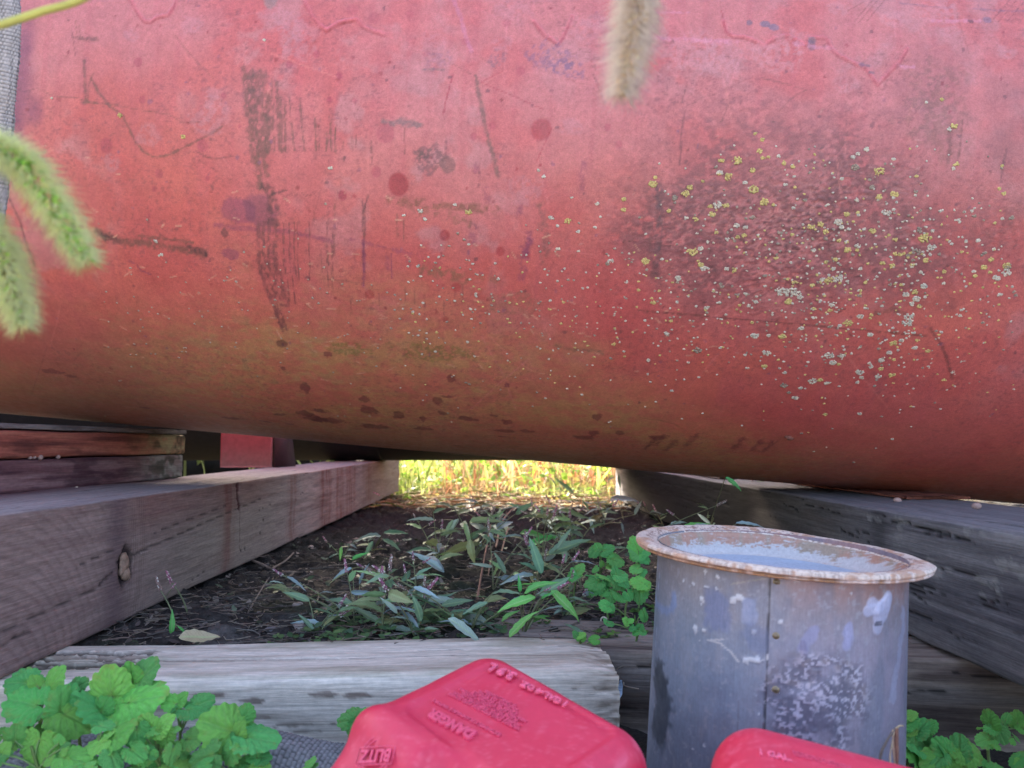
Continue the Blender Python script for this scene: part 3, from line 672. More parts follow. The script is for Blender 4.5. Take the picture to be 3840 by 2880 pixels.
# ------------------------------------------------------------------ timbers
def timber(name, p0, p1, W, H, du, dv, paint, label, cat, rc=0.008, group=None, us=None, warp=0.004, seed=1, roll=0.0, ragged=0.0, cap=(120, 108, 98)):
    """p0,p1: centre line of the underside; W wide, H high. Perimeter order: top, right side, underside, left side"""
    p0, p1 = np.asarray(p0, float), np.asarray(p1, float)
    L = np.linalg.norm(p1 - p0)
    ex = (p1 - p0) / L
    ey = unit(np.cross(ex, (0, 0, 1)))           # to the right when looking along ex
    ez = np.cross(ey, ex)
    if us is None: us = np.linspace(0, L, max(2, int(L / du)))
    us = np.clip(us, 0, L)
    P = 2 * (W + H)
    vs = np.linspace(0, P, int(P / dv), endpoint=False)
    cv = Canvas(us, vs, (.3, .3, .3))
    U, V = cv.U, cv.V
    face = np.select([V < W, V < W + H, V < 2 * W + H], [0, 1, 2], 3)
    Y = np.select([V < W, V < W + H, V < 2 * W + H], [V - W / 2, W / 2 + 0 * V, W / 2 - (V - W - H)], -W / 2)
    Z = np.select([V < W, V < W + H, V < 2 * W + H], [H + 0 * V, H - (V - W), 0 * V], V - 2 * W - H)
    paint(cv, U, V, face, Y, Z, L)
    hy, hz = W / 2 - rc, H / 2 - rc
    cy, cz = np.clip(Y, -hy, hy), np.clip(Z - H / 2, -hz, hz)
    ny, nz = Y - cy, Z - H / 2 - cz
    nl = np.hypot(ny, nz) + 1e-9
    ny, nz = ny / nl, nz / nl
    wob = warp * (fbm(U * 3.1 + seed, V * 14, 3, seed) - .5) * 2 + 0.0018 * (fbm(U * 14, V * 80, 2, seed + 3) - .5)
    r = rc + cv.h + wob
    Yn, Zn = cy + ny * r, cz + nz * r + H / 2
    Ux = U.copy()
    if ragged:
        e = smooth(.03, 0, L - U)
        Ux = Ux + e * ragged * (fbm(V * 40, V * 3 + 5, 3, 9) - .6)
    loc = np.stack([Ux, Yn, Zn], -1)
    nu, nv = len(us), len(vs)
    verts = [loc.reshape(-1, 3)]
    cols = [cv.c.reshape(-1, 3)]
    faces = [grid_faces(nu, nv, True)]
    n = nu * nv
    for end in (0, nu - 1):                         # end caps in rings, with growth-ring tone
        base = loc[end]
        prev = np.arange(nv) + end * nv
        for q in (.97, .8, .6, .4, .2, .02):
            c = np.array([base[:, 0].mean(), 0, H / 2])
            ring = c + (base - c) * q
            ring[:, 0] = base[:, 0].mean() + (.0015 * RNG.normal(size=nv)) + (base[:, 0] - base[:, 0].mean()) * q
            verts.append(ring)
            rd = np.hypot(ring[:, 1] + W * .3, ring[:, 2] + H * .2)
            cols.append(lin(*cap)[None] * (.55 + .5 * (np.sin(rd * 900) > 0)[:, None] * .6 + .2 * RNG.random((nv, 1))))
            cur = np.arange(nv) + n
            n += nv
            a, b = (prev, cur) if end else (cur, prev)
            faces.append(np.stack([a, np.roll(a, -1), np.roll(b, -1), b], -1))
            prev = cur
    me = new_mesh(name, np.concatenate(verts), np.concatenate(faces), M['wood'], np.concatenate(cols))
    o = bpy.data.objects.new(name, me)
    o.matrix_world = Matrix(((ex[0], ey[0], ez[0], p0[0]), (ex[1], ey[1], ez[1], p0[1]), (ex[2], ey[2], ez[2], p0[2]), (0, 0, 0, 1)))
    link(o)
    tag(o, label, cat, group)
    return o, (ex, ey, ez, p0)

def cracks(cv, n, v0, v1, L, rr, lmin=.06, lmax=.35, wd=.0028, dep=-.003, u0=0, u1=None, slope=0.0, col=(.012, .011, .011)):
    for _ in range(n):
        a = rr.uniform(u0, (u1 or L)); l = rr.uniform(lmin, lmax); v = rr.uniform(v0, v1)
        pts = []
        vv = v
        for i in range(7):
            pts.append((a + l * i / 6, vv))
            vv += rr.normal(0, .0016) + slope * l / 6
        cv.stroke(pts, wd * rr.uniform(.6, 1.3), col, .85, .6, dep, 120)
def grain(cv, U, V, light, dark, seed, al=.55, fr=150):
    g = fbm(U * 4 + 0.4 * fbm(U * 2, V * 20, 2, seed), V * fr, 4, seed)
    cv.mix(dark, smooth(.48, .72, g) * al)
    cv.mix(light, smooth(.52, .3, g) * al * .7)
    cv.h += (g - .5) * .0016

def paint_left(cv, U, V, face, Y, Z, L):
    cv.c[:] = lin(154, 136, 126)
    grain(cv, U, V, lin(166, 146, 140), lin(116, 94, 92), 11, .45, 90)
    side = face == 1
    # purple-brown near part, grey-tan further, red run-off stain further still
    cv.mix(lin(128, 104, 100), side * smooth(1.1, .5, U) * .7)
    cv.mix(lin(132, 116, 104), side * smooth(.7, .95, U) * smooth(1.8, 1.3, U) * .5 * smooth(.1, .0, Z - .08))
    cv.mix(lin(112, 66, 62), side * smooth(.10, .19, Z) * smooth(.65, .8, U) * smooth(1.7, 1.3, U) * .6)
    for uc, wd, a in ((1.18, .035, .5), (1.72, .05, .5), (2.15, .09, .75), (2.38, .06, .8), (2.6, .12, .6), (3.0, .12, .5)):
        m = side * np.exp(-((U - uc + .02 * (fbm(U * 3, V * 30, 2, 3) - .5)) / wd) ** 2)
        cv.mix(lin(110, 50, 40), m * a * (.4 + .6 * smooth(.4, .6, fbm(U * 50, V * 5, 3, 77))))
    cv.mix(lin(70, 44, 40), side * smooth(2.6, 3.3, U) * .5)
    cv.mix(lin(128, 122, 128), (face == 0) * .6)
    cv.mix(lin(100, 60, 66), (face == 0) * smooth(.55, .3, np.abs(U - .9) / 1.2) * smooth(-.02, .06, -Y - .05) * .7)
    # circular saw arcs on the near face
    s = side * smooth(.76, .5, U)
    arc = np.sin(np.hypot(U - .34, (Z + .06) * 1.1) * 2 * math.pi / .018 + 2 * fbm(U * 20, V * 20, 2, 5))
    cv.mix(lin(106, 82, 78), s * smooth(.1, 1, arc) * .3)
    cv.h += s * arc * .0003
    s2 = side * np.exp(-((U - .75) / .035) ** 2)
    arc2 = np.sin(U * 2 * math.pi / .008 + 3 * np.sin(Z * 14))
    cv.h += s2 * arc2 * .0006
    cv.mix(lin(80, 66, 58), s2 * smooth(0, 1, arc2) * .4)
    cv.mix(lin(76, 56, 66), side * np.exp(-((U - .68) / .04) ** 2) * .5)
    W = .26
    k = lambda u, z: (u, W + (H_B - z))
    for (ua, za, ub, zb, wd) in ((ua + .21, za, ub + .21, zb, wd) for (ua, za, ub, zb, wd) in ((.47, .098, .55, .104, .0045), (.55, .104, .66, .112, .003), (.66, .112, 1.2, .147, .0025), (.42, .072, .46, .085, .005), (.1, .05, .42, .07, .0022), (.0, .03, .25, .045, .0025), (.35, .11, .46, .12, .002), (.6, .13, .95, .15, .002))):
        cv.stroke([k(ua, za), k(ua * .7 + ub * .3, za * .7 + zb * .3 + .0015), k((ua + ub) / 2, (za + zb) / 2 + .001), k(ub, zb)], wd, (.035, .027, .026), .7, .35, -.002)
    cv.stroke([k(1.24, .19), k(1.235, .165), k(1.25, .14)], .014, lin(70, 30, 32), .85, .7, -.003)
    cv.stroke([k(1.25, .14), k(1.26, .09), k(1.262, .04)], .004, lin(70, 52, 50), .6)
    for u, z in ((1.27, .035), (1.30, .036), (1.42, .06), (1.44, .09), (1.75, .12)):
        cv.blob(u, W + H_B - z, .006, .003, (.03, .025, .025), .8, .6, h=-.002)
    r2 = np.random.default_rng(5)
    cracks(cv, 12, W + .01, W + H_B - .01, L, r2, .05, .16, .0018, -.0015, slope=-.05, col=(.05, .038, .035))
    cracks(cv, 30, .01, W - .01, L, r2, .1, .5, .003, -.003)
    # knot
    cv.blob(*k(.71, .088), .026, .034, lin(84, 66, 60), .7, .4, soft=.4)
    cv.blob(*k(.712, .088), .022, .030, (.03, .02, .02), .9, .3, h=-.006)
H_B = 0.20
BZ = CZ - 0.287                             # underside of the two long timbers, top of the cross timbers
usl = np.concatenate([np.arange(0, 1.5, .0036), np.arange(1.5, 4.12, .009)])
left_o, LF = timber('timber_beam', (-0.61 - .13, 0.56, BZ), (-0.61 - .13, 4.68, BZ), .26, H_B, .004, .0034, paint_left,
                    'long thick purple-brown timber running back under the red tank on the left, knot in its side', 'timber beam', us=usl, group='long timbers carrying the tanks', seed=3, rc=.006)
# knot: a plug of pale broken wood in the side of the left timber
mb = MB()
for dx, dz, rx, rz, ry in ((0, .004, .015, .015, .006), (-.004, .014, .010, .010, .0055), (.003, -.012, .013, .012, .0065), (.010, -.018, .008, .007, .005), (-.008, -.006, .009, .010, .004)):
    nz_ = 1 + .30 * (fbm(ICO2_V[:, 0] * 3 + 9 + dz * 90, ICO2_V[:, 2] * 3 + 9, 3, 4)[:, None] - .5) * 2
    mb.add(ICO2_V * nz_ * (rx, ry, rz) + (dx, 0, dz), ICO2_F, lin(150, 122, 104) * RNG.uniform(.6, 1.05, (42, 1)))
kn = obj('knot', mb.mesh('knot', M['stone']), left_o); kn.location = (.712, .1275, .088)
kn['label'] = 'pale broken knot set in the timber side'

def paint_right(cv, U, V, face, Y, Z, L):
    cv.c[:] = lin(100, 97, 98)
    grain(cv, U, V, lin(132, 128, 128), lin(64, 62, 66), 21, .55, 120)
    side = face == 3
    cv.mix(lin(84, 76, 66), side * smooth(.6, .95, U) * smooth(1.5, 1.1, U) * .6)
    cv.mix(lin(62, 60, 66), side * smooth(.4, .65, fbm(U * 4, V * 10, 3, 4)) * .4)
    cv.mix((.03, .028, .028), side * np.exp(-((U - .665) / .03) ** 2) * .6)
    cv.mix((.012, .011, .011), side * smooth(1.1, 1.35, U) * .99 * smooth(3.3, 3.0, U))  # deep shade under the tanks painted into the far part of the side
    cv.mix(lin(116, 112, 116), (face == 0) * .5)
    r2 = np.random.default_rng(8)
    W = .26
    a = 2 * W + H_B
    cracks(cv, 46, a + .012, a + H_B - .012, 1.2, r2, .04, .2, .0026, -.003, 0, 1.1, slope=.02)
    cracks(cv, 20, a + .012, a + H_B - .012, L, r2, .05, .3, .003, -.003, 1.0, 3)
    cracks(cv, 30, .01, W - .01, L, r2, .1, .4, .003, -.003)
    for _ in range(34):
        u, v = abs(r2.normal(.35, .16)), a + r2.uniform(.05, .19)
        for _ in range(3):
            cv.blob(u + r2.normal(0, .012), v + r2.normal(0, .006), r2.uniform(.004, .014), r2.uniform(.002, .006), lin(130, 128, 124), .45, 1.3, fr=160, h=.0004)
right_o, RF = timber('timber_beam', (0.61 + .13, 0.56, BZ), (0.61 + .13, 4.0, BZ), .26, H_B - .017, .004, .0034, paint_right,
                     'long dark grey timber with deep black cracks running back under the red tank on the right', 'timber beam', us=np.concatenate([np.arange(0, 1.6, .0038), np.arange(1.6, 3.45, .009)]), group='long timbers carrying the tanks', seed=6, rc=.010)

def paint_cross(cv, U, V, face, Y, Z, L):
    cv.c[:] = lin(212, 200, 186)
    grain(cv, U, V, lin(218, 208, 196), lin(178, 162, 146), 31, .36, 75)
    cv.mix(lin(128, 130, 100), (face == 0) * smooth(.55, .7, fbm(U * 5, V * 14, 3, 2)) * .35)
    cv.mix(lin(132, 116, 96), smooth(.55, .72, fbm(U * 3, V * 30, 3, 42)) * .4)
    W = .175
    r2 = np.random.default_rng(9)
    cracks(cv, 10, .01, W - .01, L, r2, .06, .25, .0022, -.0015, col=lin(100, 90, 82))
    cracks(cv, 26, W + .006, W + .11, L, r2, .03, .12, .0018, -.001, col=lin(140, 128, 116))
    # rotten hollow near the left timber
    for vv in (.055, .075, .095, .110):
        pts = [(.1 + .04 * i, vv + r2.normal(0, .004)) for i in range(6)]
        cv.stroke(pts, .014, lin(60, 50, 44), .8, .7, -.004)
    cv.stroke([(.12, .065), (.2, .068), (.3, .07)], .010, lin(150, 132, 118), .7, .5)
    cv.stroke([(.32, .088), (.45, .092), (.56, .097)], .006, lin(110, 94, 86), .8, .6, -.003)
    for u, v in ((.42, W + .022), (.56, W + .024), (.60, W + .026), (.62, W + .07), (.47, W + .03)):
        cv.blob(u, v, .018, .0035, lin(112, 94, 84), .8, .5)
    cv.stroke([(.55, W + .1), (.7, W + .101), (.95, W + .1)], .0026, (.03, .026, .024), .9, .3, -.004)
    # splintered right end
    e = smooth(.05, 0, L - U)
    cv.h -= e * .008 * fbm(U * 10, V * 120, 2, 6)
    cv.mix(lin(120, 104, 88), e * smooth(.4, .6, fbm(U * 30, V * 150, 3, 61)) * .8)
timber('timber_sleeper', (-.78, 1.037, BZ - .135), (.150, 1.082, BZ - .135), .175, .135, .0035, .003, paint_cross,
       'pale weathered sleeper lying across the front with a splintered end behind the red can', 'timber', rc=.014, seed=9, ragged=.012, warp=.003)
def paint_cross2(cv, U, V, face, Y, Z, L):
    cv.c[:] = lin(138, 124, 114)
    grain(cv, U, V, lin(146, 138, 134), lin(70, 58, 56), 41, .8, 60)
    cv.mix(lin(40, 32, 32), (face == 1) * smooth(.35, .6, fbm(U * 1.5, V * 30, 3, 43)) * smooth(.05, .1, H_B - Z) * .6)
    r2 = np.random.default_rng(19)
    cracks(cv, 12, .01, .3, L, r2, .06, .3, .003, -.002)
timber('timber_sleeper', (-.05, 1.222, BZ - .16), (1.5, 1.005, BZ - .16), .17, .157, .0045, .0036, paint_cross2,
       'darker striped sleeper behind the galvanised bucket, under the cracked right timber', 'timber', rc=.008, seed=12)

# two shim boards and a thin slat stacked on the left timber, the rusty plate and pale plank on the right one
def paint_board(c0, dark, light, tip, seed):
    def f(cv, U, V, face, Y, Z, L):
        cv.c[:] = c0
        grain(cv, U, V, light, dark, seed, .8, 110)
        g = fbm(U * 10, V * 60, 4, seed + 2)
        cv.mix(dark, smooth(.5, .68, g) * .6)
        cv.mix(tip, smooth(L - .34, L - .06, U) * (.5 + .4 * smooth(.4, .6, fbm(U * 30, V * 50, 3, seed + 5))))
        cv.mix((.03, .035, .02), smooth(L - .3, L - .1, U) * smooth(.55, .68, fbm(U * 22, V * 40, 3, seed + 7)) * .7)
    return f
BT = BZ + H_B
timber('shim_board', (-.935, 1.02, BT - .002), (-.918, 2.05, BT - .001), .15, .060, .005, .003, paint_board(lin(112, 78, 80), lin(60, 38, 48), lin(146, 116, 116), lin(130, 130, 122), 51),
       'purple-brown board lying directly on the left timber, lower of the two under the tank', 'board', rc=.004, seed=14, warp=.0015)
timber('shim_board', (-.925, 1.05, BT + .061), (-.912, 2.06, BT + .061), .14, .050, .005, .003, paint_board(lin(146, 82, 70), lin(88, 52, 48), lin(170, 110, 90), lin(150, 146, 108), 52),
       'red-brown board with a mossy pale end wedged right under the tank on the left', 'board', rc=.007, seed=15, warp=.002)
timber('thin_slat', (-.93, 1.32, BT + .113), (-.895, 2.04, BT + .113), .13, .011, .006, .003, paint_board(lin(112, 100, 100), lin(70, 58, 58), lin(140, 130, 126), lin(120, 116, 110), 53),
       'thin grey slat between the top board and the tank', 'slat', rc=.002, seed=16, warp=.0008)
RT = BZ + H_B - .017
def paint_plate(cv, U, V, face, Y, Z, L):
    cv.c[:] = lin(128, 78, 64)
    cv.mix(lin(70, 44, 40), smooth(.4, .65, fbm(U * 25, V * 60, 4, 3)) * .7)
timber('rusty_plate', (.81, 1.40, RT + .002), (.81, 1.95, RT + .002), .12, .006, .008, .004, paint_plate, 'flat rusty brown plate under the tank on top of the right timber', 'plate', rc=.002, seed=17, warp=.0006, cap=(110, 64, 50))
timber('plank', (.73, 2.25, RT + .002), (.70, 3.35, RT + .002), .16, .022, .01, .004, paint_board(lin(168, 148, 140), lin(110, 92, 88), lin(190, 172, 164), lin(170, 150, 140), 55),
       'pale pinkish plank lying on the far half of the right timber', 'plank', rc=.003, seed=18, warp=.001)

# little stones on the boards and timber tops
def stone_mesh(name, col, seed, flat=.6):
    r2 = np.random.default_rng(seed)
    n = ICO2_V * (1 + .16 * (fbm(ICO2_V[:, 0] * 2 + seed, ICO2_V[:, 1] * 2 + ICO2_V[:, 2], 2, seed)[:, None] - .5) * 2) * (1, r2.uniform(.65, .9), flat)
    c = np.asarray(col) * (0.8 + .4 * r2.random((42, 1)))
    return new_mesh(name, n, ICO2_F, M['stone'], c)
SM = [stone_mesh('stone', lin(*c), s, f) for s, (c, f) in enumerate([((150, 140, 132), .6), ((118, 112, 112), .5), ((160, 130, 120), .7), ((96, 90, 92), .55), ((180, 160, 146), .6)])]
def stone(p, r, k, label, group=None, name='pebble'):
    o = obj(name, SM[k], loc=p)
    o.scale = (r, r, r); o.rotation_euler = (RNG.uniform(-.2, .2), RNG.uniform(-.2, .2), RNG.uniform(0, 6))
    return tag(o, label, 'stone' if name == 'stone' else 'pebble', group)
for px, r in ((113, .0045), (128, .004), (150, .0075), (218, .006)):
    q = on_plane(px, 1706, np.array([-.853, 1.4, 0]), unit((1, -.013, 0)))
    stone((q[0] + .0, q[1], BT + .059 + .003), r, 2, {113: 'leftmost tiny pink pebble in the joint of the stacked boards', 128: 'second tiny pebble from the left in the board joint', 150: 'largest pinkish pebble in the board joint', 218: 'lone pinkish pebble in the board joint, right of the others'}[px], 'pebbles in the board joint')
for px, py, r, l in ((72, 1840, .004, 'orange crumb of rust on the left timber beside the lower board'), (287, 1827, .003, 'small pale crumb on the left timber top beside the boards')):
    q = on_z(px, py, BT + .003)
    stone(q, r, 4, l)
for px, py, r, l in ((3365, 1876, .007, 'brown pebble on the right timber top, left of the other'), (3663, 1898, .008, 'reddish pebble on the right timber beside the rusty plate')):
    stone(on_z(px, py, RT + .005), r, 2, l)

# ------------------------------------------------------------------ things seen behind the boards
def box_mesh(name, x0, x1, y0, y1, z0, z1, mat_, bev=.002, cols=None):
    v = np.array([(x, y, z) for x in (x0, x1) for y in (y0, y1) for z in (z0, z1)], float)
    f = np.array([(0, 1, 3, 2), (4, 6, 7, 5), (0, 4, 5, 1), (2, 3, 7, 6), (0, 2, 6, 4), (1, 5, 7, 3)])
    me = new_mesh(name, v, f, mat_, cols if cols is not None else np.full((8, 3), .3), False)
    import bmesh
    bm = bmesh.new(); bm.from_mesh(me)
    bmesh.ops.bevel(bm, geom=list(bm.edges), offset=bev, segments=2, affect='EDGES')
    bmesh.ops.recalc_face_normals(bm, faces=bm.faces)
    bm.to_mesh(me); bm.free()
    return me
# black bin with a grey metal rim
q0, q1 = on_y(640, 1640, 5.0), on_y(1010, 1640, 5.0)
r_ = empty('metal_bin', (0, 5.2, soil_z(0, 5.2)), 'black bin with thin silver rim seen in the gap left of the red bracket', 'bin')
z0 = r_.location.z
obj('body', box_mesh('body', q0[0] - .5, q1[0] + .3, 0, .5, 0, q0[2] - z0 - .012, M['dark'], .01), r_)
obj('rim', box_mesh('rim', q0[0] - .51, q1[0] + .31, -.012, .51, q0[2] - z0 - .012, q0[2] - z0, M['steel'], .002), r_)
obj('lid', box_mesh('lid', q0[0] - .49, q1[0] + .29, .01, .49, q0[2] - z0 + .0005, q0[2] - z0 + .10, mat('blue_grey_lid', .5, 0, .4, attr=False, color=(.09, .12, .15)), .01), r_)
# red bracket standing on the left timber under the second tank
def red_cols(n): return np.tile(lin(150, 50, 62), (n, 1))
q0, q1 = on_y(828, 1700, 2.75), on_y(1022, 1700, 2.75)
r_ = empty('steel_bracket', ((q0[0] + q1[0]) / 2, 2.75, BT), 'flat red steel bracket with a leaning gusset standing on the left timber behind the tank', 'bracket')
hw = (q1[0] - q0[0]) / 2
z1 = .20
n_ = 12
xs_, zs_ = np.linspace(-hw, hw, 24), np.linspace(.003, z1, 24)
cvb = Canvas(xs_, zs_, lin(122, 56, 66))
cvb.mix(lin(110, 84, 84), smooth(.10, .0, cvb.V) * 1.0 * (0.5 + .5 * fbm(cvb.U * 60, cvb.V * 60, 3, 3)))
fr_ = np.stack([cvb.U, 0 * cvb.U - .004, cvb.V], -1).reshape(-1, 3); bk_ = fr_ + (0, .008, 0)
gf = grid_faces(24, 24)
edge = [(i * 24, (i + 1) * 24) for i in range(23)] + [(23 * 24 + j, 23 * 24 + j + 1) for j in range(23)] + [((i + 1) * 24 + 23, i * 24 + 23) for i in reversed(range(23))] + [(j + 1, j) for j in reversed(range(23))]
ef = np.array([(a, b, b + 576, a + 576) for a, b in edge])
obj('plate', new_mesh('plate', np.concatenate([fr_, bk_]), np.concatenate([gf, gf[:, ::-1] + 576, ef]), M['redsteel'], np.concatenate([cvb.c.reshape(-1, 3)] * 2), False), r_)
gv = np.array([(hw + .004, .0, .003), (hw + .036, .16, .003), (hw + .016, .13, z1), (hw + .002, .0, z1)], float)
gv = np.concatenate([gv, gv + (.007, -.004, 0)])
obj('gusset', new_mesh('gusset', gv, np.array([(0, 1, 2, 3), (7, 6, 5, 4), (0, 4, 5, 1), (1, 5, 6, 2), (2, 6, 7, 3), (3, 7, 4, 0)]), M['redsteel'], np.tile(lin(58, 38, 44), (8, 1)), False), r_)

# ------------------------------------------------------------------ galvanised bucket
def bucket():
    R1, R0 = .1150, .1178                       # radius at the rim, at the ground
    zr = CZ - .1045
    root = empty('metal_bucket', (.2590, .765, .012), 'dented galvanised bucket with a flared white and rusty rim and riveted seam', 'bucket')
    root.rotation_euler = (rad(1.9), rad(3.0), 0)
    h = zr - .012
    Mx = Matrix.LocRotScale(root.location, root.rotation_euler, None)
    Mi = np.array(Mx.inverted())
    def uv(px, py):
        d = Mi[:3, :3] @ ray(px, py); o = Mi[:3, :3] @ CAMP + Mi[:3, 3]
        R = (R0 + R1) / 2
        a, b, c = d[0] ** 2 + d[1] ** 2, 2 * (o[0] * d[0] + o[1] * d[1]), o[0] ** 2 + o[1] ** 2 - R * R
        t = (-b - math.sqrt(max(b * b - 4 * a * c, 0))) / (2 * a)
        p = o + d * t
        return math.atan2(p[0], -p[1]) * R, p[2]
    RM = (R0 + R1) / 2
    full = 2 * math.pi * RM
    us = np.concatenate([np.arange(-.29, .17, .0013), np.linspace(.17, full - .29, 60)[:-1]])
    vs = np.concatenate([np.linspace(0, .03, 8)[:-1], np.arange(.03, h, .0013), [h + .003]])
    cv = Canvas(us, vs, lin(124, 132, 148))
    U, V = cv.U, cv.V
    us_seam = uv(2878, 2400)[0]
    right = smooth(us_seam - .05, us_seam + .1, U)
    cv.mix(lin(150, 136, 152), right * .7)  # lilac reflection of the red tank and cans, painted into the metal colour
    cv.mix(lin(132, 120, 118), smooth(h - .075, h - .01, V) * (.45 + .4 * fbm(U * 20, V * 30, 3, 4)))
    cv.mix(lin(150, 106, 100), smooth(h - .04, h - .008, V) * right * .6)
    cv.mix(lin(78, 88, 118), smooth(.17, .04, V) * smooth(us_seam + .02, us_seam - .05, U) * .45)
    cv.mix(lin(108, 116, 134), smooth(.45, .65, fbm(U * 30, V * 12, 4, 5)) * .5)
    cv.mix(lin(140, 140, 150), smooth(.6, .78, fbm(U * 90, V * 24, 4, 6)) * .4)
    cv.mix(lin(150, 150, 160), smooth(.70, .78, fbm(U * 240, V * 240, 2, 7)) * .45)
    us0 = U > us_seam
    cv.h += np.where(us0, .0009, 0)
    cv.stroke([(us_seam, 0), (us_seam, h)], .0016, lin(40, 40, 46), .85, .4, -.0004)
    cv.stroke([(us_seam - .022, 0), (us_seam - .022, h * .6)], .0012, lin(90, 86, 90), .4, .5)
    K = .75 / FPX
    C = lambda pts: [uv(2300 + x * .7113, 1700 + y * .7113) for x, y in pts]
    WH, LB = lin(186, 188, 196), lin(138, 148, 178)
    for x, y, ru, rv in ((545, 650, 11, 9), (465, 770, 13, 18), (460, 795, 8, 8), (668, 762, 22, 12), (630, 775, 16, 16), (540, 715, 7, 9), (490, 705, 12, 5), (420, 690, 10, 8), (365, 668, 7, 9), (430, 925, 13, 22), (475, 935, 12, 9), (740, 940, 9, 12), (455, 990, 5, 5), (740, 1090, 38, 10), (700, 1100, 14, 12), (762, 1085, 12, 14), (880, 890, 12, 9), (480, 625, 8, 12), (765, 1375, 5, 5), (1255, 740, 5, 5), (845, 1125, 5, 5), (815, 1070, 3, 18), (480, 1540, 6, 9), (420, 1560, 5, 6)):
        cv.blob(*C([(x, y)])[0], ru * .7 * K, rv * .7 * K, WH, .85, .9, fr=420, soft=.15, h=.0003)
    for x, y in ((220, 780), (232, 700), (236, 640), (228, 600), (250, 820), (290, 825), (320, 780), (225, 940), (220, 1000)):
        cv.blob(*C([(x, y)])[0], 12 * .7 * K, 22 * .7 * K, lin(150, 158, 182), .7, .9, fr=260, soft=.3)
    cv.stroke(C([(215, 720), (222, 790), (250, 820), (290, 828), (320, 800), (318, 760)]), .008, lin(120, 136, 172), .75, .6)
    # faded lilac paint patch like a torn label, and small ones
    cv.stroke(C([(1365, 800), (1385, 820)]), .014, lin(170, 170, 194), .8, .3, .0003, 90, soft=.15)
    for pts, wd in ((( (1345, 832), (1395, 822), (1445, 780)), .011), (((1400, 830), (1440, 800), (1448, 765)), .012), (((1392, 850), (1400, 890), (1392, 918)), .013), (((1415, 850), (1425, 815)), .016), (((1440, 790), (1448, 765)), .008)):
        cv.stroke(C(pts), wd, lin(170, 170, 194), .8, .25, .0003, 90, soft=.12)
    cv.stroke(C([(1380, 902), (1412, 900)]), .0022, lin(50, 46, 60), .8); cv.stroke(C([(1384, 890), (1410, 888)]), .0016, lin(50, 46, 60), .7)
    cv.stroke(C([(1530, 830), (1528, 920), (1512, 1010), (1498, 1120), (1482, 1200), (1470, 1290)]), .010, lin(160, 162, 186), .6, .4, soft=.2)
    for pts, wd, c, a in (([(1242, 920), (1238, 960), (1232, 1010)], .009, lin(150, 152, 188), .7), ([(1065, 930), (1045, 960), (1010, 990), (1000, 1030)], .009, lin(140, 142, 176), .6), ([(715, 800), (715, 860)], .014, LB, .6), ([(545, 800), (540, 860)], .026, lin(96, 108, 146), .55), ([(745, 960), (760, 1010)], .02, lin(96, 108, 140), .5), ([(500, 985), (560, 1000), (620, 1050), (660, 1100)], .0016, lin(180, 180, 184), .8), ([(490, 985), (580, 982)], .0014, lin(180, 180, 184), .7), ([(620, 690), (800, 660)], .0014, lin(150, 146, 140), .6), ([(235, 1190), (258, 1290), (250, 1380), (235, 1450)], .034, lin(46, 52, 62), .8), ([(236, 1180), (262, 1240)], .02, lin(46, 52, 62), .6), ([(1000, 1000), (1005, 1080)], .006, lin(110, 104, 130), .5)):
        cv.stroke(C(pts), wd, c, a, .3, soft=.3)
    # big crusty white bloom
    sl = cv.win(*sorted((C([(880, 1300)])[0][0], C([(1310, 1300)])[0][0])), 0, C([(1000, 1110)])[0][1])
    c0, c1 = C([(1090, 1290)])[0], C([(1040, 1440)])[0]
    d = np.minimum(np.hypot((U - c0[0]) / .044, (V - c0[1]) / .036), np.hypot((U - c1[0]) / .034, (V - c1[1]) / .034)) + .7 * (fbm(U * 60, V * 60, 3, 8) - .5)
    m = smooth(1.15, .75, d) * .72
    sp = fbm(U * 380, V * 420, 2, 9)
    cv.mix(lin(60, 58, 78), m * .7 * smooth(.3, .5, fbm(U * 50, V * 60, 2, 18)))
    cv.mix(lin(196, 192, 208), m * smooth(.50, .60, sp) * .95 * smooth(.25, .55, fbm(U * 70, V * 90, 3, 28)))
    cv.mix(lin(150, 130, 120), m * smooth(.60, .7, fbm(U * 100, V * 100, 3, 19)) * .3)
    cv.h += m * (sp - .45) * .0007
    th = U / RM
    Rr = (R0 + (R1 - R0) * V / h) + cv.h + .0006 * (fbm(U * 10, V * 8, 3, 3) - .5)
    ver = np.stack([Rr * np.sin(th), -Rr * np.cos(th), V], -1).reshape(-1, 3)
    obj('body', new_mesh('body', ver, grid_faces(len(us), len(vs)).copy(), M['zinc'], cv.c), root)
    # close the wrap seam at the back
    nu, nv = len(us), len(vs)
    # rim and dish
    n = 900
    an = np.arange(n) * 2 * math.pi / n
    def lathe(prof, colf, name, mat_, amp):
        prof = np.array(prof) * (.932, 1)
        tt_ = np.linspace(0, len(prof) - 1, (len(prof) - 1) * 3 + 1)
        prof = np.stack([np.interp(tt_, np.arange(len(prof)), prof[:, q_]) for q_ in (0, 1)], -1)
        k = len(prof)
        v, c = [], []
        for i, (r, z) in enumerate(prof):
            w_ = (fbm(an * 0 + i * .6, np.cos(an) * 3 + 5, 3, 4) - .5) * amp + (fbm(np.sin(an) * 9 + 20, np.cos(an) * 9 + 20, 3, 6) - .5) * amp
            rr_ = r + w_ * (1 if r > .1 else 0)
            v.append(np.stack([rr_ * np.sin(an), -rr_ * np.cos(an), h + z + w_ * .7 + .0035 * smooth(.5, 1, np.sin(an - .3)) * -1 * (r > .112)], -1))
            c.append(colf(r, z, an, i / (k - 1)))
        return obj(name, new_mesh(name, np.concatenate(v), grid_faces(k, n, True), mat_, np.concatenate(c)), root)
    RU, WT = lin(164, 118, 88), lin(222, 208, 204)
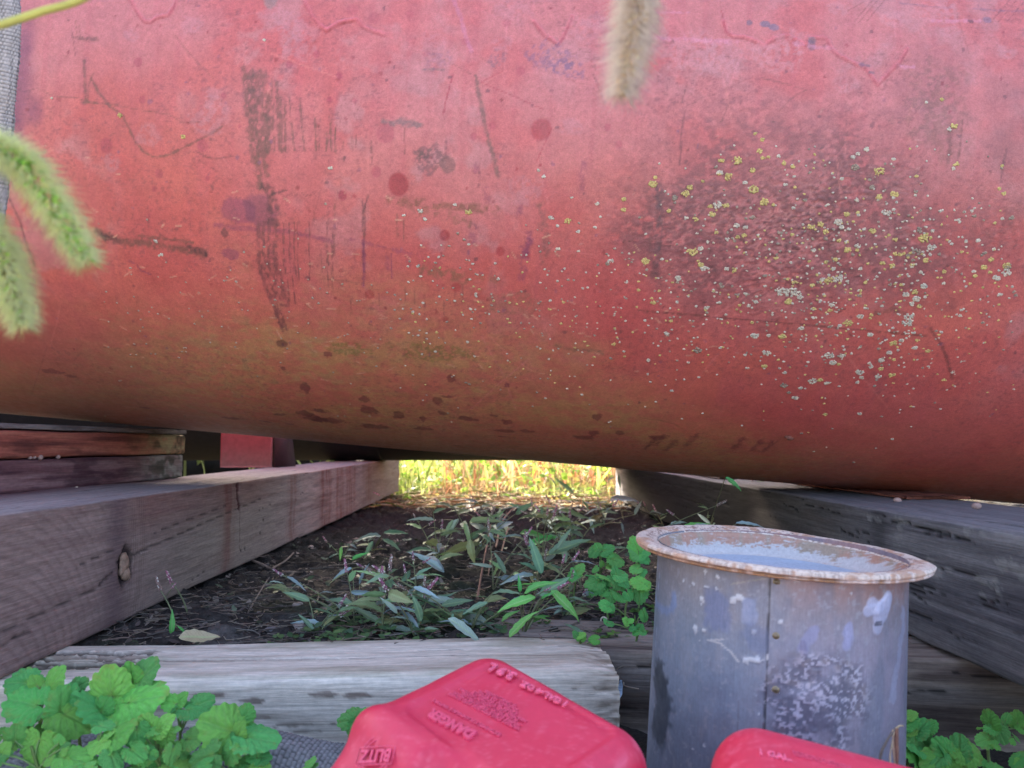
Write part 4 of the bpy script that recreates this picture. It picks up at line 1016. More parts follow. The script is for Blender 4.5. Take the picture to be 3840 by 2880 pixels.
    def rimcol(r, z, a, t):
        x, y = np.sin(a) * r, np.cos(a) * r
        g = fbm(x * 90 + 30, y * 90 + 30, 3, 11); s = fbm(a * 60, np.full_like(a, r * 500), 3, 12)
        c = np.tile(lin(196, 178, 166), (n, 1))
        if z < 0.0012 and r > .1175:                # underside and lip edge: brown layers
            c = np.tile(lin(176, 132, 92) if (int(z * 4000) % 2) else lin(120, 84, 58), (n, 1))
            wv = smooth(.3, .55, g + .25 * np.sin(a - .4))[:, None]
            c = c * (1 - wv) + lin(204, 186, 180) * wv
        m = (smooth(.5, .62, s) * (.9 if .1155 < r < .1285 else .45))[:, None]
        c = c * (1 - m) + lin(112, 82, 76) * m
        m = (smooth(.54, .68, g) * .65)[:, None]
        return c * (1 - m) + RU * m
    lathe([(.1235, -.004), (.127, -.0035), (.136, -.0035), (.143, -.003), (.1455, -.0022), (.1462, -.001), (.1452, -.0002), (.1468, .0006), (.1474, .002), (.1472, .0035), (.1458, .0048), (.143, .0054), (.140, .0052), (.137, .0050), (.134, .0046), (.131, .0040), (.128, .0034), (.125, .0024), (.1225, .0006)], rimcol, 'rim', M['rim'], .0016)
    def dishcol(r, z, a, t):
        x, y = np.sin(a) * r, -np.cos(a) * r
        g = fbm(x * 230 + 30, y * 230 + z * 600 + 30, 4, 13)
        if r > .1007:
            f = smooth(-.019, -.005, z)             # rust towards the top of the wall
            c = np.tile(lin(176, 168, 168), (n, 1))
            big = fbm(np.sin(a) * 2.2 + 4, np.cos(a) * 2.2 + 4, 2, 31)
            m = smooth(.62 - .34 * f, .78 - .34 * f, .55 * g + .45 * big)[:, None] * .85
            k_ = smooth(.4, .6, fbm(x * 60 + 9, y * 60 + 9, 3, 3))[:, None]
            return c * (1 - m) + (lin(158, 108, 84) * (1 - k_) + lin(140, 116, 94) * k_) * m
        c = np.tile(lin(150, 160, 176), (n, 1))
        s = fbm(x * 10 + 9, y * 70 + 9, 3, 14)
        m = (smooth(.40, .65, s) * .6)[:, None]
        c = c * (1 - m) + lin(156, 168, 186) * m
        q = np.hypot((x - .0) / .06, (y + .035) / .035) + .5 * (fbm(x * 30, y * 30, 3, 5) - .5)
        m = (smooth(1.3, .7, q) * .65)[:, None]
        c = c * (1 - m) + lin(134, 152, 172) * m
        q = np.hypot((x + .012) / .010, (y + .03) / .012) + .8 * (fbm(x * 90, y * 90, 3, 5) - .5)
        m = (smooth(1.2, .8, q) * .6)[:, None]
        return c * (1 - m) + lin(84, 104, 118) * m
    dp = [(.1225, .0006), (.1212, -.002), (.1202, -.004), (.1194, -.007), (.1186, -.010), (.1178, -.013), (.1166, -.016), (.1150, -.019), (.1128, -.0212), (.109, -.0226)] + [(r, -.0230 + .0015 * math.cos(r * 60)) for r in np.linspace(.106, .001, 46)]
    lathe(dp, dishcol, 'dished_lid', M['rim'], .0006)
    # rivets on washers
    for px, py, z in ((2912, 2183, 0), (2910, 2384, 1), (2909, 2585, 2)):
        u, v = uv(px, py)
        t = u / RM
        R = R0 + (R1 - R0) * v / h
        c = np.array([R * math.sin(t), -R * math.cos(t), v]); nn = np.array([math.sin(t), -math.cos(t), 0]); tt = np.array([math.cos(t), math.sin(t), 0])
        mb = MB()
        for r_in, zz, col in ((.0040, .0008, lin(176, 176, 178)), (.0034, .0006, lin(120, 118, 118)), (.0030, .0010, lin(140, 124, 100)), (.0020, .0013, lin(124, 110, 90))):
            a = np.arange(20) * 2 * math.pi / 20
            rg = c + r_in * (np.cos(a)[:, None] * tt + np.sin(a)[:, None] * np.array([0, 0, 1]))
            pts = np.concatenate([rg - nn * .002, rg + nn * zz, [c + nn * (zz + .0001)]])
            fa = [(i, (i + 1) % 20, 20 + (i + 1) % 20) for i in range(20)] + [(i, 20 + (i + 1) % 20, 20 + i) for i in range(20)] + [(20 + i, 20 + (i + 1) % 20, 40) for i in range(20)]
            mb.add(pts, np.array(fa), col)
        obj('rivet', mb.mesh('rivet', M['zinc']), root)
    return root
bucket()

# ------------------------------------------------------------------ red fuel cans
def rounded_grid(L, r, n, disp, holes=None):
    """closed rounded box; n = cells per side (x, y, z). disp(face, a, b) -> (offset, colour)"""
    H = np.array(L) / 2
    mb_v, mb_f, mb_c, off = [], [], [], 0
    for ax, sgn in ((2, 1), (2, -1), (0, 1), (0, -1), (1, 1), (1, -1)):
        i, j = [(1, 2), (2, 0), (0, 1)][ax]
        ni, nj = n[i], n[j]
        if (ax, sgn) == (2, 1): ni, nj = ni * 2, nj * 2
        a = np.linspace(-H[i], H[i], ni + 1); b = np.linspace(-H[j], H[j], nj + 1)
        A, B = np.meshgrid(a, b, indexing='ij')
        p = np.zeros(A.shape + (3,))
        p[..., i], p[..., j], p[..., ax] = A, B, sgn * H[ax]
        core = np.clip(p, -(H - r), H - r)
        d = p - core
        d /= np.linalg.norm(d, axis=-1, keepdims=True) + 1e-12
        q = core + d * r
        o, c = disp(ax * sgn if ax else ('x' if sgn > 0 else '-x'), q, d)
        q = q + d * o[..., None]
        f = grid_faces(ni + 1, nj + 1)
        if sgn < 0: f = f[:, ::-1]
        mb_v.append(q.reshape(-1, 3)); mb_f.append(f + off); mb_c.append(c.reshape(-1, 3)); off += (ni + 1) * (nj + 1)
    return np.concatenate(mb_v), np.concatenate(mb_f), np.concatenate(mb_c)
def text_mesh(s, size, ext, mat_, bold=.0, sx=1.0, name='raised_lettering', leading=1.0):
    cu = bpy.data.curves.new('t', 'FONT')
    cu.body = s; cu.size = size; cu.extrude = ext; cu.align_x = 'CENTER'; cu.align_y = 'CENTER'
    cu.resolution_u = 2; cu.offset = bold; cu.space_line = leading; cu.bevel_depth = ext * .3; cu.bevel_resolution = 0
    o = bpy.data.objects.new('t', cu); COL.objects.link(o)
    dg = bpy.context.evaluated_depsgraph_get(); dg.update()
    me = bpy.data.meshes.new_from_object(o.evaluated_get(dg))
    bpy.data.objects.remove(o); bpy.data.curves.remove(cu)
    me.name = name
    me.transform(Matrix.Diagonal((sx, 1, 1, 1)))
    me.materials.clear(); me.materials.append(mat_)
    return me
LET = mat('raised_red_plastic', .5, 0, .5, attr=False, color=tuple(lin(206, 66, 98)), fine=[((400, 400, 400), .15)])  # lighter than the cans: light caught on the letter tops is in the colour
LETW = mat('worn_raised_plastic', .6, 0, .4, attr=False, color=tuple(lin(212, 88, 116)), fine=[((500, 500, 500), .45)])
BETA = rad(38)
def fuel_can(label, P0, n, rd, L, main, base=lin(190, 30, 60), y0=9.0, hollow=None):
    """P0: back corner of the upper face, n: its normal, rd: reading direction of the lettering.
    beyond y0 the can bends down towards its shoulder"""
    n = unit(n); rd = unit(rd - n * np.dot(rd, n)); up = np.cross(n, rd)
    c = P0 - rd * L[0] / 2 + up * L[1] / 2 - n * L[2] / 2
    H = np.array(L) / 2
    def loc(px, py, lift=0.0):
        q = on_plane(px, py, P0 + n * lift, n) - c
        return np.dot(q, rd), np.dot(q, up)
    hx = loc(1735, 2875) if main else (0, 0)
    def disp(face, q, d):
        x, y, z = q[..., 0], q[..., 1], q[..., 2]
        top = np.clip(d[..., 2], 0, 1)
        o = 0 * x
        colr = np.ones(x.shape + (3,)) * base
        nz = fbm(x * 30 + 3, y * 30 + z * 25 + 3, 4, 3)
        if main:
            px_, py_ = x + .004, y - (-H[1] + .070)
            dc = np.hypot(np.maximum(np.abs(px_) - .050, 0), np.maximum(np.abs(py_) - .036, 0)) - .014
            o = o - .0024 * smooth(.003, -.003, dc) * top
            o = o + .0009 * np.exp(-(dc / .003) ** 2) * top
            o = o + .006 * np.exp(-((y - y0 - .012) / .016) ** 2) * smooth(.0, .06, x)      # shoulder swelling
            hd = np.hypot((x - hx[0]) / .030, (y - hx[1] - .014) / .024)
            o = o - .020 * smooth(1.3, .2, hd) * top
            bd = np.hypot((x + .070) / .035, (y - .02) / .05)
            o = o + .005 * smooth(1.2, .2, bd) * top
        o = o + .0014 * (fbm(x * 14 + 9, y * 14 + z * 9, 3, 8) - .5)
        def mx(m, cc):
            m = np.clip(m, 0, 1)[..., None]
            return colr * (1 - m) + np.asarray(cc) * m
        colr = mx(smooth(.45, .65, nz) * .3, lin(198, 54, 84))
        colr = mx(smooth(.2, .8, top) * .35, lin(198, 46, 80))
        if main:
            colr = mx(smooth(1.1, .6, np.hypot((x + .062) / .016, (y - .025) / .018) + (fbm(x * 80, y * 80, 3, 2) - .5)) * .7, lin(178, 26, 40))
        for ax, ay, sd_ in ((400, 30, 9), (60, 500, 29), (300, 280, 19)):
            g_ = fbm((x + .4 * y) * ax, (y - .4 * x) * ay + z * 60, 3, sd_)
            colr = mx(smooth(.64, .8, g_) * smooth(.35, .6, fbm(x * 22 + sd_, y * 22, 2, 4)) * .16, lin(230, 130, 150))
        e_ = smooth(.9, .6, np.max(np.abs(d), axis=-1))      # scuffed rounded edges
        colr = mx(e_ * smooth(.45, .65, fbm(x * 120, y * 120 + z * 120, 3, 39)) * .5, lin(226, 110, 134))
        return o, colr
    v, f, cc = rounded_grid(L, .032, (int(L[0] / .0040), int(L[1] / .0040), int(L[2] / .006)), disp)
    def bend(v):
        dy = v[:, 1] - y0; dz = v[:, 2] - H[2]
        b = BETA * smooth(-.016, .030, dy)
        m = dy > -.016
        v = v.copy()
        v[:, 1] = np.where(m, y0 + dy * np.cos(b) + dz * np.sin(b) * .35, v[:, 1])
        v[:, 2] = np.where(m, H[2] - np.maximum(dy, 0) * np.sin(b) + dz * np.cos(b), v[:, 2])
        return v
    v = bend(v)
    root = empty('fuel_can', c - n * H[2] * .95, label, 'fuel can')
    off = np.array(root.location)
    Rm = np.stack([rd, up, n], 1)
    obj('body', new_mesh('body', v @ Rm.T + (c - off), f, M['plastic'], cc), root)
    def put(me, x, y, z, ang=0.0, name='raised_lettering', lab=None, bent=False):
        ez, eu = n, up
        p = c - off + rd * x + n * H[2]
        if bent:                                 # y counts down the sloping shoulder from the bend
            ez = n * math.cos(BETA) + up * math.sin(BETA); eu = up * math.cos(BETA) - n * math.sin(BETA)
            p = p + up * y0 + eu * y + ez * z
        else:
            p = p + up * y + n * z
        ex = rd * math.cos(ang) + eu * math.sin(ang); ey = np.cross(ez, ex)
        oo = bpy.data.objects.new(name, me)
        oo.matrix_local = Matrix(((ex[0], ey[0], ez[0], p[0]), (ex[1], ey[1], ez[1], p[1]), (ex[2], ey[2], ez[2], p[2]), (0, 0, 0, 1)))
        link(oo, root)
        if lab: oo['label'] = lab
        return oo
    def loc_bent(px, py, lift=0.0):
        ez = n * math.cos(BETA) + up * math.sin(BETA); eu = up * math.cos(BETA) - n * math.sin(BETA)
        q0 = c + n * H[2] + up * y0 + ez * lift
        q = on_plane(px, py, q0, ez) - q0
        return np.dot(q, rd), np.dot(q, eu)
    return root, put, loc, loc_bent
def fit(me, w_, h_=None):
    co = np.array([v.co for v in me.vertices])
    sx = w_ / np.ptp(co[:, 0]); sy = sx if h_ is None else h_ / np.ptp(co[:, 1])
    me.transform(Matrix.Diagonal((sx, sy, 1, 1)))
    return me
def span(lc, p, q):
    a, b = lc(*p), lc(*q)
    return ((a[0] + b[0]) / 2, (a[1] + b[1]) / 2), math.atan2(b[1] - a[1], b[0] - a[0]), math.hypot(b[0] - a[0], b[1] - a[1])
n1 = unit((-.0, -math.sin(rad(15)), math.cos(rad(15))))
A1 = on_y(1838, 2385, .68)
rd1 = on_plane(1950, 2470, A1, n1) - on_plane(2330, 2680, A1, n1)
L1 = (.185, .25, .16)
can1, put1, lc1, lb1 = fuel_can('large red plastic fuel can lying on its side, raised DANGER lettering upside down', A1, n1, rd1, L1, True, y0=-L1[1] / 2 + .128)
pD = lambda x, y: (1280 + x * .4069, 2440 + y * .4069)
ZL = -.0016
m_, an_, ln = span(lc1, pD(1225, 775), pD(815, 555))
put1(fit(text_mesh('DANGER', .019, .0015, LET, .0007), ln, ln * .23), m_[0], m_[1], ZL, an_, lab='large raised word DANGER')
m2, an2, ln2 = span(lc1, pD(1440, 760), pD(870, 440))
put1(fit(text_mesh('EXTREMELY FLAMMABLE VAPORS', .007, .0006, LET, .0), ln2 * 1.05), m2[0], m2[1], ZL, an_, lab='raised line of capitals below the large word')
m3, an3, ln3 = span(lc1, pD(1790, 640), pD(1010, 330))
put1(fit(text_mesh('VAPORS CAN EXPLODE AND CAUSE\nSEVERE BURNS. KEEP AWAY FROM\nFLAME PILOT LIGHTS STOVES\nHEATERS AND ELECTRIC MOTORS\nNEVER FILL IN VEHICLE\nHARMFUL OR FATAL\nIF SWALLOWED', .0068, .0006, LET, .0, leading=.8), ln3 * .9), m3[0], m3[1], ZL, an_, lab='block of small raised warning lines')
m4, an4, ln4 = span(lc1, pD(2060, 490), pD(1680, 310))
put1(fit(text_mesh('1 GAL.-4 OZ.', .0125, .0009, LETW, .0003), ln4 * 1.1), m4[0], m4[1], .0002, an4, lab='worn raised volume marking at the edge')
m5, an5, ln5 = span(lc1, pD(1600, 245), pD(1360, 140))
put1(fit(text_mesh('3.9 L', .0125, .0009, LETW, .0003), ln5), m5[0], m5[1], .0002, an5, lab='worn raised litre marking near the top corner')
mb_, ab_, lb_ = span(lb1, pD(495, 985), pD(205, 1000))
def frame_mesh(w_):
    mb = MB()
    def bar(pts, r):
        v, f = tube(np.array([(a, b, 0) for a, b in pts]), r, 6); mb.add(v, f, .5)
    w_ = w_ * .56; h_ = w_ * .40
    bar([(-w_, -h_), (w_, -h_), (w_, h_), (-w_, h_), (-w_, -h_)], .0006)
    for r in (w_ * .92, w_ * .74):
        for s in (1, -1):
            t = np.linspace(.52, math.pi - .52, 24)
            bar([(r * math.cos(q), s * r * math.sin(q)) for q in t], .0005)
    return mb.mesh('emblem_outline', LET)
put1(frame_mesh(lb_), mb_[0], mb_[1], .0046, ab_, 'emblem_outline', 'round raised emblem outline with a box across', bent=True)
put1(fit(text_mesh('BLITZ', .0165, .0009, LET, .0003), lb_ * .98, lb_ * .34), mb_[0], mb_[1], .0044, ab_, lab='raised word in the round emblem', bent=True)
n2 = unit((.10, -math.sin(rad(17)), math.cos(rad(17))))
A2 = on_y(2700, 2622, .56)
e1 = unit(on_plane(3450, 2815, A2, n2) - A2)
can2, put2, lc2, lb2 = fuel_can('red fuel can in front of the metal bucket, only its rounded upper corner showing', A2, n2, -e1, (.24, .21, .17), False, lin(194, 32, 60))
x, y = lc2(2905, 2835)
put2(fit(text_mesh('1 GAL.', .011, .0008, LETW, .0002), .020), x, y, .0002, rad(185), lab='worn raised volume marking')
x, y = lc2(3080, 2855)
put2(fit(text_mesh('EXTREMELY FLAMMABLE\nVAPORS CAN EXPLODE', .0062, .0005, LET, .0, leading=.8), .036), x, y, .0002, rad(180), lab='small raised warning lines')

# ------------------------------------------------------------------ woven grey sleeve (ground) and strap (upper left)
def woven(name, ctrl, rx, ry, n, k, label, cat, pitch=.005, flat_dir=None, col=lin(124, 124, 126), sag=0.0, seed=1):
    pts = spline(ctrl, n)
    tg = np.gradient(pts, axis=0)
    a = np.array(flat_dir if flat_dir is not None else (0, 0, 1.0))
    s_len = np.concatenate([[0], np.cumsum(np.linalg.norm(np.diff(pts, axis=0), axis=1))])
    th = np.arange(k) * 2 * math.pi / k
    S, T = np.meshgrid(s_len, th, indexing='ij')
    row = S / pitch; 
    per = T * (rx + ry) / 2
    st = per / (pitch * .62) + .5 * (np.floor(row) % 2)
    lump = np.abs(np.sin(math.pi * row)) ** .6 * np.abs(np.sin(math.pi * st)) ** .6
    wob = (fbm(S * 25, T * 1.2, 3, seed) - .5)
    v = []
    for i in range(n):
        d = unit(tg[i]); b = unit(np.cross(a, d)); u = np.cross(d, b)
        amp = 1 + .32 * wob[i][:, None]
        v.append(pts[i] + (np.cos(th)[:, None] * b * rx + np.sin(th)[:, None] * u * ry) * amp + (np.cos(th)[:, None] * b + np.sin(th)[:, None] * u) * (lump[i] * pitch * .32)[:, None])
    v = np.concatenate(v)
    c = (np.asarray(col)[None, None] * (.35 + .8 * lump + .5 * (fbm(S * 60, T * 9, 3, seed + 4) - .5))[..., None])
    f = [grid_faces(n, k, True)]
    vv = [v, [pts[0]], [pts[-1]]]
    N = n * k
    cap0 = np.array([(N, (i + 1) % k, i, i) for i in range(k)]); cap1 = np.array([(N + 1, N - k + i, N - k + (i + 1) % k, N - k + (i + 1) % k) for i in range(k)])
    mb = MB()
    allv = np.concatenate(vv)
    allc = np.concatenate([c.reshape(-1, 3), [col, col]])
    mb.v, mb.c = [allv], [allc]
    q = np.concatenate(f)
    mb.f = [np.concatenate([q[:, [0, 1, 2]], q[:, [0, 2, 3]], cap0[:, :3], cap1[:, :3]])]
    o = obj(name, mb.mesh(name, M['knit']))
    return tag(o, label, cat)
g0 = [on_y(-200, 2960, .86), on_y(500, 2870, .86), on_y(850, 2868, .855), on_y(1080, 2890, .845), on_y(1330, 2960, .83), on_y(1700, 3060, .80)]
g0 = [np.array((p[0], p[1], max(p[2], .03))) for p in g0]
woven('woven_sleeve', g0, .040, .034, 360, 120, 'grey knitted fabric sleeve lying along the foot of the pale sleeper behind the leaves', 'fabric sleeve')
s0 = [on_y(-15, -520, .95), on_y(-10, -150, .95), on_y(12, 60, .95), on_y(2, 250, .95), on_y(-12, 400, .955), on_y(-20, 560, .96), on_y(-60, 900, .98), on_y(-160, 1500, 1.0)]
woven('woven_strap', s0, .0185, .006, 300, 60, 'frayed grey woven strap hanging down at the upper left edge beside the red tank', 'strap', .0048, flat_dir=(.35, -1, 0), col=lin(160, 152, 148), seed=7)

# scrap of printed paper by the end of the pale sleeper
pc = on_y(2312, 2590, 1.03)
gx = np.linspace(-.010, .010, 12); gy = np.linspace(-.014, .014, 24)
X_, Y_ = np.meshgrid(gx, gy, indexing='ij')
wv = .004 * np.sin(X_ * 260) + .003 * np.sin(Y_ * 150 + 1)
wdt = 1 - .75 * smooth(-.002, -.014, Y_) - .3 * smooth(.006, .014, Y_)
cvp = Canvas(gx, gy, lin(178, 196, 214))
for i in range(8):
    cvp.stroke([(-.008, -.012 + i * .0032), (.008, -.012 + i * .0032)], .001, lin(110, 124, 140), .6, .5)
ver = np.stack([X_ * wdt, wv, Y_], -1).reshape(-1, 3)
o = obj('paper_scrap', new_mesh('paper_scrap', ver, grid_faces(12, 24), M['paper'], cvp.c), loc=pc)
o.rotation_euler = (rad(-14), rad(12), rad(10))
o.modifiers.new('thickness', 'SOLIDIFY').thickness = .0003
tag(o, 'curled scrap of pale blue printed paper poking out past the splintered sleeper end', 'paper')

# ------------------------------------------------------------------ leaves
def balm_leaf(seed, green):
    r2 = np.random.default_rng(seed)
    ph = np.radians([0, 15, 40, 65, 90, 115, 140, 158, 170])
    rr_ = np.array([1.0, .93, .80, .69, .62, .58, .52, .40, .10]) * (1 + .04 * r2.normal(size=9))
    rr_[0] = 1
    NA, NR = 121, 13
    an = np.linspace(-rad(169), rad(169), NA)
    R = np.interp(np.abs(an), ph, rr_)
    R = R * (1 + .10 * (np.abs(np.sin(an * 8.5 + .6 * np.sin(an * 2))) - .4))
    t = np.linspace(0, 1, NR) ** .8
    A, T = np.meshgrid(an, t, indexing='ij')
    r = R[:, None] * T
    X, Y = r * np.sin(A), r * np.cos(A)
    wx, wy = .05 * (vn(X * 7 + 30, Y * 7 + 30, seed) - .5) * 2, .06 * (vn(X * 7 + 60, Y * 7 + 60, seed + 1) - .5) * 2
    s = (Y + wy - (.62 + .3 * np.abs(X)) * np.abs(X + wx)) * 4.4 + .3
    f = s - np.floor(s)
    quilt = np.sin(math.pi * f) ** .6
    cross_ = fbm(X * 17 + seed * 3 + 40, Y * 17 + 40, 2, seed)
    mid = np.exp(-(X / .025) ** 2)
    Z = (.030 * quilt + .075 * cross_) * smooth(0, .12, np.abs(X)) * smooth(.0, .25, T) + .10 * np.abs(X) - .44 * (X ** 2) - .16 * Y ** 2 * (Y > 0) - .02 * mid
    Z = Z + .045 * np.sin(A * 4 + seed) * T ** 2 + .03 * np.sin(A * 17) * smooth(.7, 1, T)
    vein = np.clip(mid + np.exp(-((f - .0) / .08) ** 2) + np.exp(-((f - 1.0) / .08) ** 2) * .9, 0, 1) * smooth(1.05, .7, T)
    c = np.ones(X.shape + (3,)) * green
    c = c * (.80 + .12 * quilt[..., None] + .34 * (cross_[..., None] - .3))
    c = c * (1 - .28 * vein[..., None]) + lin(160, 200, 126) * .28 * vein[..., None]
    br = smooth(.62, .72, fbm(X * 5 + seed * 9, Y * 5 + seed * 4, 3, seed + 9))[..., None] * smooth(.5, 1, T)[..., None] * .5
    c = c * (1 - br) + lin(150, 150, 80) * br
    yy = np.exp(-(T / .18) ** 2)[..., None]
    c = c * (1 - .3 * yy) + lin(160, 170, 60) * .3 * yy
    return new_mesh('leaf', np.stack([X, Y, Z], -1).reshape(-1, 3), grid_faces(NA, NR), M['balm'], c)
G1_, G2_, G3_ = lin(106, 180, 90), lin(124, 190, 86), lin(96, 170, 90)
BALM = [balm_leaf(i + 1, (G1_, G2_, G3_)[i % 3]) for i in range(9)]
def lance_leaf(seed, green, wid=.13, notch=False):
    r2 = np.random.default_rng(seed)
    ny_, nx_ = 26, 9
    t = np.linspace(0, 1, ny_)
    wd = wid * np.sin(math.pi * t ** .75) ** .9 * (1 - .25 * t) + .003
    T, S = np.meshgrid(t, np.linspace(-1, 1, nx_), indexing='ij')
    X = S * wd[:, None] * (1 + .06 * np.sin(T * 30 + seed))
    bend = -.05 + .55 * r2.random()
    Z = .35 * np.abs(X) - bend * T ** 2 + .012 * np.sin(T * 26 + seed) * np.abs(S) + .02 * np.sin(T * 7 + seed * 2)
    sv = (T * 14 - np.abs(S) * 1.6)
    q = np.abs(np.sin(math.pi * sv))
    c = np.ones(X.shape + (3,)) * green * (.86 + .22 * q)[..., None]
    m = np.exp(-(S / .12) ** 2)[..., None]
    c = c * (1 - .5 * m) + lin(150, 176, 120) * .5 * m
    return new_mesh('leaf', np.stack([X, T, Z], -1).reshape(-1, 3), grid_faces(ny_, nx_), M['weed'], c)
LG = [lin(116, 142, 112), lin(104, 134, 100), lin(126, 156, 104), lin(142, 158, 144), lin(132, 140, 96)]
LANCE = [lance_leaf(i + 1, LG[i % 5], (.12, .15, .10, .13, .17)[i % 5]) for i in range(10)]
LBRIGHT = [lance_leaf(40 + i, lin(92, 162, 78), .14) for i in range(3)]
LGREY = [lance_leaf(50 + i, lin(138, 156, 158), .12) for i in range(2)]
DRYLEAF = lance_leaf(60, lin(160, 150, 116), .16)
def leaf_obj(me, base, tip, normal, root, width=1.0, name='leaf'):
    base, tip = np.asarray(base), np.asarray(tip)
    L = np.linalg.norm(tip - base)
    ey = unit(tip - base)
    ez = unit(normal - ey * np.dot(normal, ey))
    ex = np.cross(ey, ez)
    p = base - np.array(root.location)
    o = bpy.data.objects.new(name, me)
    ex_, ey_, ez_ = ex * L * width, ey * L, ez * L
    o.matrix_local = Matrix(((ex_[0], ey_[0], ez_[0], p[0]), (ex_[1], ey_[1], ez_[1], p[1]), (ex_[2], ey_[2], ez_[2], p[2]), (0, 0, 0, 1)))
    o.parent = root
    COL.objects.link(o)
    o.parent = root
    return o
def toward_cam(p, up=.6, jit=.25):
    d = unit(CAMP - p)
    return unit(d * .8 + np.array([0, 0, up]) + RNG.normal(size=3) * jit)

def balm_plant(leaves, depth_f, label, cat='plant', group=None, gz=0.0, filler=0, fr=.06, base=None, lens=1.0):
    """leaves: (base px, tip px) in photo pixels; depth_f(px,py) -> distance"""
    L3 = []
    for q in leaves:
        bx, by, tx, ty = q[:4]
        d = depth_f(bx, by) + (q[4] if len(q) > 4 else 0)
        b = on_y(bx, by, d); 
        lp = math.hypot(tx - bx, ty - by) / FPX * d
        t = on_y(tx, ty, d - RNG.uniform(-.1, .35) * lp)
        L3.append((b, t))
    cen = np.mean([b for b, t in L3], 0)
    if base is None: base = np.array([cen[0], cen[1] + .02, gz])
    base = np.array([base[0], base[1], max(gz, 0) if gz else soil_z(base[0], base[1])])
    root = empty('lemon_balm_plant', base, label, cat, group)
    mb = MB()
    tops = sorted(L3, key=lambda q: -q[0][2])
    apex = tops[0][0] * .4 + cen * .6; apex[2] = tops[0][0][2] - .004
    st = spline([base, base * .5 + apex * .5 + np.array([RNG.uniform(-.01, .01), .01, 0]), apex], 12)
    v, f = tube(st, np.linspace(.0022, .0012, 12), 6)
    mb.add(v, f, lin(104, 124, 70))
    for b, t in L3:
        zt = np.clip((b[2] - base[2] - .015) / max(apex[2] - base[2], .01), .1, 1)
        s = st[int(zt * 11)]
        m = (s + b) / 2 + np.array([0, 0, .003])
        v, f = tube(spline([s, m, b], 6), .0009, 5)
        mb.add(v, f, lin(116, 142, 84))
    mb_o = obj('stem', mb.mesh('stem', M['stem']), root)
    mb_o.data.transform(Matrix.Translation(-Vector(base)))
    for b, t in L3:
        leaf_obj(BALM[RNG.integers(9)], b, t, toward_cam(b), root, RNG.uniform(.9, 1.08))
    for _ in range(int(filler * 2.4)):
        a = RNG.uniform(0, 6.28); zz = RNG.uniform(.25, .8) 
        s = st[int(zz * 11)]
        q_ = RNG.uniform(.2, .75)
        b = s + np.array([math.cos(a) * fr * q_, math.sin(a) * fr * q_ * .7, .004])
        l = RNG.uniform(.3, .65) * fr * .6
        t = b + np.array([math.cos(a), math.sin(a), -.15]) * l
        leaf_obj(BALM[RNG.integers(9)], b, t, unit(np.array([0, -.5, 1]) + RNG.normal(size=3) * .25), root)
    return root
# left cluster: crop coordinates -> photo pixels
q1 = lambda *a: tuple((v * .3165 + (2450 if i % 2 else 0)) for i, v in enumerate(a))
q2 = lambda *a: tuple((v * .3707 + (2550 if i % 2 else 500)) for i, v in enumerate(a))
df = lambda px, py: .80 - (py - 2500) * .00022
GL = 'lemon balm growing in front of the pale sleeper'
balm_plant([q1(430, 610, 60, 520), q1(330, 350, 20, 340), q1(600, 400, 745, 150), q1(560, 660, 395, 740), q1(430, 330, 540, 300), q1(440, 380, 360, 260), q1(720, 690, 760, 380)], df, 'big scalloped green leafy plant at the far left foot of the pale sleeper', group=GL, filler=5)
balm_plant([q1(770, 720, 1140, 880), q1(730, 600, 640, 640), q1(880, 420, 1030, 330), q1(1190, 700, 880, 430), q1(780, 560, 900, 380)], df, 'green leafy plant with a wide round leaf, second from the left in the cluster', group=GL, filler=6)
balm_plant([q1(1325, 510, 1280, 140), q1(1340, 620, 1385, 812), q1(1560, 330, 1520, 100), q1(1650, 330, 1845, 95), q1(1530, 580, 1975, 460), q1(1200, 690, 1290, 520)], df, 'tallest green scalloped plant in the middle of the left cluster, rising before the sleeper', group=GL, filler=6)
balm_plant([q1(470, 1020, 400, 1360), q1(180, 1040, 180, 850), q1(10, 1200, 120, 1060), q1(700, 1060, 700, 960), q1(740, 1130, 820, 1080), q1(-20, 1180, 140, 1180), q1(20, 1300, -20, 1240)], lambda x, y: df(x, y) - .02, 'low green plant at the bottom left corner with one drooping heart-shaped leaf', group=GL, filler=5)
balm_plant([q1(1230, 1050, 935, 1160), q1(1340, 1030, 1595, 830), q1(1190, 860, 1340, 870), q1(780, 1240, 1050, 1280), q1(1320, 1200, 1390, 1420), q1(1280, 1080, 1330, 1160), q1(620, 1260, 500, 1330), q1(1620, 900, 1600, 1140), q1(1560, 1140, 1720, 1260), q1(900, 1350, 700, 1400), q1(1100, 1340, 960, 1400), q1(760, 1250, 620, 1380)], lambda x, y: df(x, y) - .03, 'green plant with quilted leaves at the bottom edge below the tallest one', group=GL, filler=7)
balm_plant([q1(1790, 870, 1650, 740), q1(1880, 900, 2060, 730), q1(1850, 900, 1670, 940), q1(1950, 940, 1985, 1150), q1(2060, 900, 2140, 900), q1(1740, 1160, 1870, 1230), q1(2050, 1130, 2010, 1330), q1(1690, 980, 1660, 880), q1(1760, 1180, 1660, 1350)], lambda x, y: df(x, y) - .02, 'bright green plant with four small leaves in a cross, right of the cluster middle', group=GL, filler=7)
balm_plant([q2(430, 240, 260, 210), q2(450, 230, 550, 130), q2(430, 290, 490, 330), q2(555, 300, 770, 300), q2(640, 260, 820, 180), q2(420, 280, 350, 340), q2(560, 600, 720, 560), q2(470, 640, 480, 740)], df, 'small-leaved green plant against the sleeper between the two broad-leaved ones', group=GL, filler=4)
